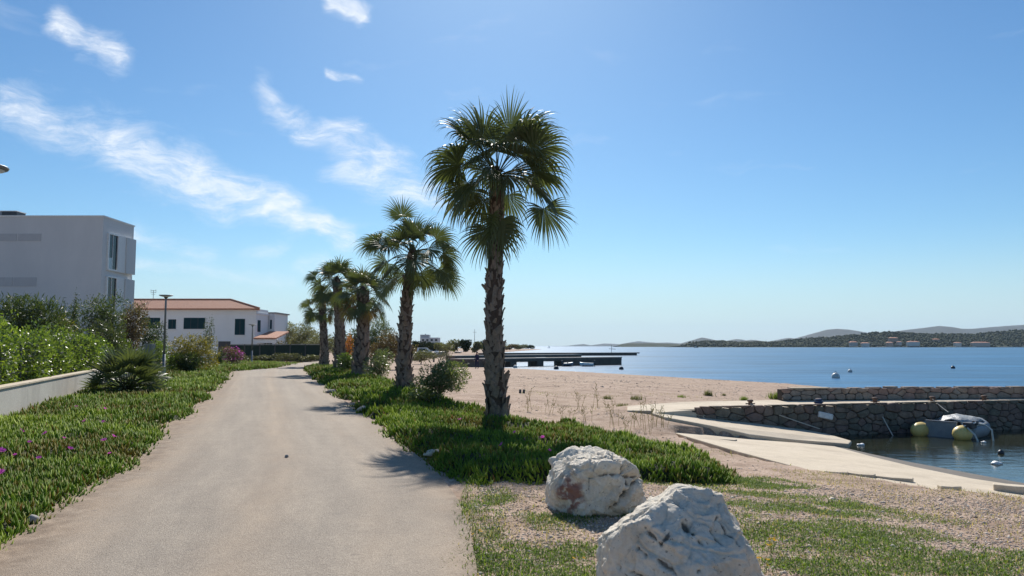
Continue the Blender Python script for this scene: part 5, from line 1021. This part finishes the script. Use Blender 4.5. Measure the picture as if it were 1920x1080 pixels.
# ------------------------------------------------------------------ jetty furniture and dinghy
M_rust = surf('rusty_iron', (.10, .06, .045), (.20, .13, .10), 14, .8, .5, .01, 60); M_rope = plain('pale_rope', (.55, .52, .45), .9)
def jp(px, off): # point on the walkway near its water edge
    k = (px - 960) / F; q = wl_pt(0, off); u = (k * q[1] - q[0]) / (wdir[0] - k * wdir[1]); return q + wdir * u
blab = {1403: 'small rusty bollard at the ramp end of the jetty walkway', 1530: 'bollard wrapped in blue rope above the hanging white fender', 1635: 'leaning bollard in the middle of the jetty walkway', 1742: 'bollard with the rope that holds the yellow ended dinghy', 1838: 'bollard farthest right on the jetty walkway'}
for px in blab:
    q = jp(px, -.22); b = empty('bollard', (q[0], q[1], DECK), blab[px], 'bollard', 'bollards on the jetty'); MB().lathe((0, 0, 0), [(.06, -.02), (.06, .12), (.055, .15), (.085, .165), (.085, .2), (.05, .215)], 12).build('post', M_rust, b, True)
    MB().tube([(-.13, 0, .1), (.13, 0, .1)], .018, 6).build('cross_pin', M_rust, b)
    if px == 1530: MB().tube([(.09 * math.cos(a), .09 * math.sin(a), .05 + a * .008) for a in np.linspace(0, 18, 40)], .022, 5).build('blue_rope', plain('blue_rope', (.03, .07, .16), .8), b)
q = jp(1542, .10); fe_ = empty('hanging_fender', (q[0], q[1], -.35), 'white oblong fender hanging on the jetty wall', 'fender'); fm = MB().box((0, .0, 0), (.46, .09, .17)).build('board', M_white, fe_, bevel=.03); fm.rotation_euler = (0, .22, math.atan2(wdir[1], wdir[0])); MB().tube([(-.2, 0, .05), (-.18, .2, .26)], .01, 5).tube([(.2, 0, .0), (-.1, .2, .26)], .01, 5).build('line', M_rope, fe_)
def rope(name, A, B_e, sag, label, rad=.014):
    A = np.array(A); B_e = np.array(B_e); mb = MB().tube([A + (B_e - A) * f - np.array([0, 0, sag * 4 * f * (1 - f)]) for f in np.linspace(0, 1, 9)], rad, 5); return props(mb.build(name, M_rope), label, 'rope', 'mooring ropes on the jetty')
a_ = jp(1403, -.15); rope('mooring_rope', (a_[0], a_[1], DECK + .1), wl_pt(3.6, .3).tolist() + [-.68], .02, 'taut pale rope from the leftmost bollard down to the ramp')
a_ = jp(1648, .1); rope('mooring_rope', (a_[0], a_[1], -.42), jp(1666, .6).tolist() + [SEA], .01, 'short rope end hanging down the wall into the water')
a_ = jp(1742, -.15)
BO = np.array([11.72, 21.05]); hd_ = np.array([.80, .60]); sd_ = np.array([.60, -.80])
bt = empty('inflatable_dinghy', (BO[0], BO[1], SEA), 'grey inflatable dinghy with yellow tube ends and silver tarpaulin, moored at the jetty', 'boat', None, math.atan2(hd_[1], hd_[0]))
M_tube = surf('grey_rubber', (.20, .225, .25), (.27, .30, .32), 5, .55, .15, .004, 50); M_yel = surf('faded_yellow_rubber', (.68, .48, .13), (.80, .60, .22), 6, .45, .1, .003, 40, .5); M_tarp = surf('silver_tarpaulin', (.24, .26, .26), (.40, .42, .42), 7, .45, .7, .03, 25, .6, dark=(.10, .11, .12))
for s_ in (-1, 1):
    y = s_ * .55; MB().tube([(.12, y, .15), (.6, y, .16), (1.3, y * .97, .18), (1.7, y * .75, .22), (1.98, y * .38, .27), (2.05, 0, .28)], [.21, .21, .21, .20, .19, .18], 14).build('side_tube', M_tube, bt, True)
    MB().tube([(-.22, y, .15), (-.20, y, .15), (-.15, y, .15), (-.06, y, .15), (.06, y, .15), (.16, y, .15), (.2, y, .15)], [.04, .10, .165, .205, .225, .225, .215], 16).build('tube_end', M_yel, bt, True)
    MB().tube([(.25, y + s_ * .13, .33), (.9, y + s_ * .13, .345), (1.4, y * .95 + s_ * .12, .36)], .012, 5).build('grab_line', M_rope, bt)
MB().bx(.10, .15, -.40, .40, -.02, .42).build('transom', M_tube, bt); MB().bx(.15, 1.7, -.42, .42, -.03, .03).build('floor', M_tube, bt); MB().bx(.085, .165, -.41, .41, .425, .45).build('transom_cap', M_metal, bt)
gx_, gy_ = np.meshgrid(np.linspace(.75, 2.0, 26), np.linspace(-.55, .55, 22)); rr_ = np.clip(1 - ((gx_ - 1.35) / .66) ** 2 - (gy_ / .58) ** 2, 0, 1)
zz = .36 + .19 * rr_ ** .6 + .05 * fbm(gx_, gy_, 4, 3, 3) * (rr_ > 0) + .02 * np.abs(fbm(gx_, gy_, 9, 2, 8)) - .12 * (rr_ <= 0); ii = np.arange(gx_.size).reshape(gx_.shape)
k = (rr_.ravel()[np.stack([ii[:-1, :-1], ii[:-1, 1:], ii[1:, 1:], ii[1:, :-1]], -1).reshape(-1, 4)] > 0).any(1)
tp = link('tarpaulin', npmesh('tarpaulin', np.stack([gx_.ravel(), gy_.ravel(), zz.ravel()], 1), np.stack([ii[:-1, :-1], ii[:-1, 1:], ii[1:, 1:], ii[1:, :-1]], -1).reshape(-1, 4)[k]), M_tarp, bt, True); sm2 = tp.modifiers.new('thick', 'SOLIDIFY'); sm2.thickness = .012
M_pole = plain('pale_plastic_tube', (.50, .52, .48), .4)
MB().tube([(.35, -.70, .42), (.42, -.98, .40), (.38, -1.16, .28), (.30, -1.22, -.05)], .024, 8).tube([(.0, -.72, .32), (-.06, -.92, .16), (-.1, -1.02, -.05)], .024, 8).build('boarding_ladder', M_pole, bt)
MB().box((.2, -.70, .38), (.34, .22, .16)).box((.34, -.78, .44), (.16, .12, .12)).build('equipment_box', M_dark, bt, bevel=.02); MB().tube([(.0, -.62, .36), (.2, -.84, .46), (.45, -.76, .48)], .018, 6).build('rail', M_white, bt)
w_ = bt.matrix_world; q3 = BO + hd_ * 1.15 + sd_ * -.25
rope('mooring_rope', (a_[0], a_[1], DECK + .14), (q3[0], q3[1], SEA + .62), .02, 'pale rope holding the yellow ended dinghy to its bollard', .012)
for i, (px, py, w, lb) in enumerate(((1615, 834, .16, 'small white stone at the foot of the slipway by the water'), (1845, 829, .12, 'white float beside the stern of the dinghy'), (1868, 869, .2, 'pale stone at the wet edge of the slipway'))):
    p = atz(px, py, SEA + .02); q = SV * np.array([w, w * .7, w * .4]) * .6 * (1 + .2 * np.sin(SV[:, :1] * 5 + i)); o = link('white_stone', npmesh('white_stone', q, None, SF), M_white, None, True); o.location = tuple(p); props(o, lb, 'stone')
# dark beach pegs
for i, px in enumerate((975, 982)):
    p = ongr(px, 737); props(MB().tube([(0, 0, -.05), (0.01, 0, .14)], [.05, .04], 8).build('beach_peg', M_dark, None, True, origin=None), ['left of two dark pegs in the shingle behind the tallest trunk', 'right of two dark pegs in the shingle behind the tallest trunk'][i], 'peg', 'pegs in the beach').location = tuple(p)

# ------------------------------------------------------------------ weeds on the beach
def tuft(px, py, w, h, label, seed, mat=M_grass, n=160, tint=(.55, .2)):
    rr_ = np.random.default_rng(seed); p = ongr(px, py); a = rr_.uniform(0, 6.28, n); le = np.abs(rr_.normal(0, .55, n)); l = h * rr_.uniform(.5, 1.1, n); b = np.stack([rr_.normal(0, w * .18, n), rr_.normal(0, w * .15, n), np.full(n, -.02)], 1)
    d = np.stack([np.cos(a) * np.sin(le), np.sin(a) * np.sin(le), np.cos(le)], 1); s = np.stack([-np.sin(a), np.cos(a), 0 * a], 1) * (h * .035); V = np.stack([b - s, b + s, b + d * l[:, None] * .6 + s, b + d * l[:, None]], 1).reshape(-1, 3)
    o = link('beach_plant', npmesh('beach_plant', V, np.arange(4 * n).reshape(-1, 4), None, np.repeat(np.clip(rr_.normal(tint[0], tint[1], n), 0, 1), 4)), mat); o.location = tuple(p); return props(o, label, 'plant', 'plants on the beach')
for i, (px, py, w, h, lb) in enumerate(((1453, 748, .75, .36, 'largest green beach plant at the left end of the parapet'), (1395, 751, .4, .22, 'green beach plant left of the parapet plant'), (1328, 742, .45, .28, 'dark upright beach plant in the middle of the beach'), (1357, 742, .25, .14, 'tiny beach plant right of the dark upright one'), (1192, 749, .7, .22, 'dark low beach plant right of the weed stalks'), (1138, 748, .5, .18, 'dark low beach plant left of its larger neighbour'), (1278, 745, .5, .14, 'flat dry beach plant above the concrete ramp'), (1167, 762, .6, .16, 'low weeds before the upper end of the ramp'))): tuft(px, py, w, h, lb, 300 + i, M_grass if i in (0, 1, 6) else M_oliveleaf)
ws = [(994, 770, 38), (1030, 775, 30), (1085, 770, 34), (1120, 765, 42), (1105, 790, 30), (1150, 800, 40), (1175, 810, 34), (1215, 815, 60), (1195, 800, 30), (1232, 800, 40), (1062, 788, 24), (1140, 775, 26), (1250, 800, 30)]
V = MB(); rw = random.Random(4)
for px, py, hp in ws:
    p = ongr(px, py); h = hp * p[1] / F * 1.1
    for k in range(4):
        x, y = p[0] + rw.uniform(-.15, .15), p[1] + rw.uniform(-.2, .2); lx = rw.uniform(-.14, .14); hh = h * rw.uniform(.6, 1.1); V.tube([(x, y, p[2] - .02), (x + lx * .4, y, p[2] + hh * .5), (x + lx, y, p[2] + hh)], [.006, .005, .003], 4, True, .1)
        for j in range(5): f = rw.uniform(.4, 1); V.tube([(x + lx * f, y, p[2] + hh * f), (x + lx * f + rw.uniform(-.08, .08), y + rw.uniform(-.05, .05), p[2] + hh * f + rw.uniform(.02, .1))], [.004, .007], 4, True, rw.choice((.05, .3)))
props(V.build('dry_weed_stalks', M_grass), 'thin dry weed stalks standing on the shingle before the beach', 'weeds', None, 'stuff')
def beachw(x, y): return np.clip(.9 * fbm(x * .6, y, .5, 3, 55) - .12, 0, 1) * (coast_sd(x, y) > 3)
x_ = None
ground_cover('beach_weeds', 26000, 0.3, 9, 13, 34, beachw, .03, .09, (.28, .2), 'thin dry weeds spread over the upper beach', .006, 1.1)

# ------------------------------------------------------------------ person by the pier
pp = ((894.5 - 960) / F * 80, 80, gz((894.5 - 960) / F * 80, 80)); per = empty('person', tuple(pp), 'person in dark blue clothes standing on the beach near the piers', 'person', None, 2.6)
def skin_body(name, J, E_, mat, parent):
    me = bpy.data.meshes.new(name); me.from_pydata([j[:3] for j in J], E_, []); o = link(name, me, None, parent); md = o.modifiers.new('skin', 'SKIN'); md.use_smooth_shade = True
    for i, j in enumerate(J): me.skin_vertices[0].data[i].radius = (j[3], j[3] if len(j) < 5 else j[4])
    me.skin_vertices[0].data[0].use_root = True; o.modifiers.new('sub', 'SUBSURF').render_levels = 2; me.materials.append(mat); return o
M_navy = plain('navy_cloth', (.010, .014, .060), .8); M_skin = plain('skin', (.42, .26, .19), .6); M_hair = plain('dark_hair', (.03, .02, .015), .7)
J = [(0, 0, .95, .155, .11), (0, 0, 1.15, .15, .10), (0, 0, 1.38, .18, .11), (0, 0, 1.48, .06), (0, 0.02, 1.60, .085), (0, .02, 1.70, .075), (.19, 0, 1.40, .06), (.25, -.02, 1.13, .045), (.22, .12, .93, .036), (.21, .2, .87, .03), (-.19, 0, 1.40, .06), (-.25, -.03, 1.13, .045), (-.22, .1, .92, .036), (-.21, .17, .86, .03), (.10, 0, .88, .09), (.11, .03, .50, .068), (.12, -.02, .10, .05), (.13, .12, .04, .04), (-.10, 0, .88, .09), (-.12, -.02, .50, .068), (-.12, -.08, .10, .05), (-.13, .06, .04, .04)]
skin_body('body', J, [(0, 1), (1, 2), (2, 3), (3, 4), (4, 5), (2, 6), (6, 7), (7, 8), (8, 9), (2, 10), (10, 11), (11, 12), (12, 13), (0, 14), (14, 15), (15, 16), (16, 17), (0, 18), (18, 19), (19, 20), (20, 21)], M_navy, per)
q = SV * np.array([.095, .11, .125]); link('face', npmesh('face', q + np.array([0, .025, 1.63]), None, SF), M_skin, per, True); kq = SV * np.array([.104, .115, .12]); link('hair', npmesh('hair', kq + np.array([0, -.005, 1.67]), None, SF), M_hair, per, True)
for s_ in (-1, 1): link('hand', npmesh('hand', SV * np.array([.035, .06, .07]) + np.array([s_ * .21, .2 if s_ > 0 else .17, .83]), None, SF), M_skin, per, True)

# ------------------------------------------------------------------ far hills and islands
def hills(name, prof, Y, depth, mat, label, seed, amp, zbase=SEA - 2, nxs=220, rows=18):
    P = np.array(prof, float); xs_ = np.linspace(P[0, 0], P[-1, 0], nxs); top = np.interp(xs_, P[:, 0], P[:, 1]); V = []; X = (xs_ - 960) / F
    for j in range(rows + 1):
        f = j / rows; yy = Y - depth * .55 + depth * f * 1.4; sh = math.sin(math.pi * min(1, f * 1.0)) ** .75
        h = np.maximum(0, (650 - top)) / F * Y + EYE; ramp_ = (f / .5) if f < .5 else max(0, 1 - (f - .5) / .5); ramp_ = ramp_ ** .8
        nzv = fbm(xs_ * .05 + j * .6, np.full(nxs, j * .8), 1.0, 4, seed) * amp * h * (0.25 if abs(f - .5) < .04 else 1)
        z = zbase + (h - zbase) * ramp_ + nzv * ramp_; V.append(np.stack([X * Y, np.full(nxs, yy), z], 1))
    ii = np.arange(nxs * (rows + 1)).reshape(rows + 1, nxs); me = npmesh(name, np.concatenate(V), np.stack([ii[:-1, :-1], ii[:-1, 1:], ii[1:, 1:], ii[1:, :-1]], -1).reshape(-1, 4))
    return props(link(name, me, mat, None, True), label, None, None, 'structure'), V
H1, V1 = hills('wooded_shore', [(1284, 651), (1292, 647), (1305, 643), (1335, 641), (1370, 641.5), (1400, 643.5), (1470, 643), (1490, 640), (1520, 637), (1560, 634), (1600, 631), (1640, 627), (1665, 624), (1705, 623.5), (1735, 626), (1765, 627), (1850, 627.5), (1880, 624), (1925, 620), (2000, 618), (2150, 624), (2300, 640)], 1750, 420, M_hillg, 'wooded shore with houses across the bay', 3, .12)
H2, _ = hills('islet', [(1158, 650.5), (1168, 646), (1185, 644.5), (1230, 644.5), (1265, 645.5), (1287, 648), (1296, 651)], 2600, 300, M_hillg, 'low wooded islet left of the wooded shore', 5, .1)
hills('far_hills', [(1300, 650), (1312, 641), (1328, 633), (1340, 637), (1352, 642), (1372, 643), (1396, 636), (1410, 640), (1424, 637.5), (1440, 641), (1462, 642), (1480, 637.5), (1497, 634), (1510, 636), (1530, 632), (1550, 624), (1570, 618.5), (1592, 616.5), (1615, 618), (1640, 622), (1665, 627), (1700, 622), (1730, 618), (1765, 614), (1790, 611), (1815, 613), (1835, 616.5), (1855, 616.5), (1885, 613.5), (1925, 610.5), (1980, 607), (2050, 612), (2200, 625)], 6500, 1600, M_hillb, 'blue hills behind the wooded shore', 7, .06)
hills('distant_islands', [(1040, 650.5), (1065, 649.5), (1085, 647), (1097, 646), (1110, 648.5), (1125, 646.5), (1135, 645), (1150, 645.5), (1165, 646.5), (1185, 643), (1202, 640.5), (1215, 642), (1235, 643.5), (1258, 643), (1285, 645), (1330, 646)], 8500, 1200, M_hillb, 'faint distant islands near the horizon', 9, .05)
# woodland on the shore: a mass of crowns
rt = np.random.default_rng(17); IV, IF = icosphere(2); n = 5200; px = rt.uniform(1290, 2100, n); f = rt.uniform(.03, .5, n); P = np.concatenate(V1).reshape(len(V1), -1, 3); col = np.clip(((px - 1284) / (2300 - 1284) * 219), 0, 218.9); row = f * 18
ci = col.astype(int); ri = row.astype(int); base = P[ri, ci] * (1 - (row - ri))[:, None] + P[np.minimum(ri + 1, 18), ci] * (row - ri)[:, None]; base[:, 0] += rt.normal(0, 2, n); sz = rt.uniform(1.3, 2.8, n); keep = base[:, 2] > .2; base = base[keep]; sz = sz[keep]; n = len(base)
jit = 1 + .32 * rt.normal(size=(n, len(IV), 1)); Vt = (base[:, None, :] + IV[None] * jit * sz[:, None, None] * np.array([1.1, 1.1, .95]) + np.array([0, 0, 1.0])).reshape(-1, 3); Tt = (np.arange(n)[:, None, None] * len(IV) + IF[None]).reshape(-1, 3)
props(link('pine_woodland', npmesh('pine_woodland', Vt, None, Tt, np.repeat(np.clip(rt.normal(.5, .3, n), 0, 1), len(IV))), M_pineleaf), 'dark pine woodland covering the shore across the bay', 'woodland', None, 'stuff')
HS = [(1600, 644.5, 12, 7, 'pinkish house with pale roof at the left of the far shore'), (1622, 645.5, 12, 5, 'low wide house second from the left on the far shore'), (1668, 645, 9, 6, 'small house above the waterline left of the white one'), (1686, 642.5, 6, 3, 'small white house in the middle of the far shore'), (1712, 644, 20, 7, 'broad house with hipped roof right of the white house on far shore'), (1675, 635.5, 14, 4, 'house high on the wooded slope across the bay'), (1838, 645, 30, 6, 'long low reddish house toward the right of the far shore'), (1795, 644.5, 10, 4, 'small house left of the long low reddish house'), (1755, 638, 9, 4, 'house half hidden in trees across the bay')]
M_hw = [plain('house_wall_%d' % i, c, .9) for i, c in enumerate(((.50, .40, .33), (.60, .55, .48), (.42, .29, .22)))]
for i, (px, py, w, hpx, lb) in enumerate(HS):
    Y = 1535 if py > 640 else 1600; w_m = w * 1.08 * Y / F; h = hpx * Y / F * .62; x = (px - 960) / F * Y; zb = EYE - (py - 649.6) / F * Y - h * .1; t = empty('shore_house', (x, Y, zb), lb, 'house', 'houses on the shore across the bay')
    MB().bx(-w_m / 2, w_m / 2, 0, 9, -6, h * .6).build('wall', M_hw[i % 3], t); e = .6
    MB().add([(-w_m / 2 - e, -e, h * .6), (w_m / 2 + e, -e, h * .6), (w_m / 2 + e, 9 + e, h * .6), (-w_m / 2 - e, 9 + e, h * .6), (-w_m / 2 + w_m * .2, 4.5, h * 1.05), (w_m / 2 - w_m * .2, 4.5, h * 1.05)], [(0, 1, 5, 4), (1, 2, 5), (2, 3, 4, 5), (3, 0, 4), (3, 2, 1, 0)]).build('roof', M_tile, t)
for i, (p0_, p1_) in enumerate(((1640, 1700), (1772, 1830), (1868, 1925))):
    xa, xb = (p0_ - 960) / F * 1515, (p1_ - 960) / F * 1515; mb = MB(); nn = 14
    mb.tube([(xa + (xb - xa) * k / nn, 1515 + 3 * math.sin(k), SEA + .3) for k in range(nn + 1)], [.6 + 1.1 * abs(math.sin(k * 1.7 + i)) for k in range(nn + 1)], 7); props(mb.build('shore_rocks', M_conc), ['pale rocks along the far shore under the middle houses', 'pale rocks on the far shore under the long reddish house', 'pale rocks on the far shore at the right edge'][i], 'rocks')

# ------------------------------------------------------------------ air
me = bpy.data.meshes.new('haze'); b = MB().bx(-9200, 9200, -450, 12700, -6, 330); me.from_pydata(b.v, [], b.f); me.update()
m = bpy.data.materials.new('haze_air'); m.use_nodes = True; m.node_tree.nodes.clear(); o_ = m.node_tree.nodes.new('ShaderNodeOutputMaterial'); v = m.node_tree.nodes.new('ShaderNodeVolumePrincipled')
v.inputs['Color'].default_value = (.58, .76, 1.0, 1); v.inputs['Density'].default_value = 4.2e-5; v.inputs['Anisotropy'].default_value = 0.2
m.node_tree.links.new(v.outputs[0], o_.inputs['Volume']); props(link('haze', me, m), 'thin pale air over the bay', 'haze', None, 'stuff')
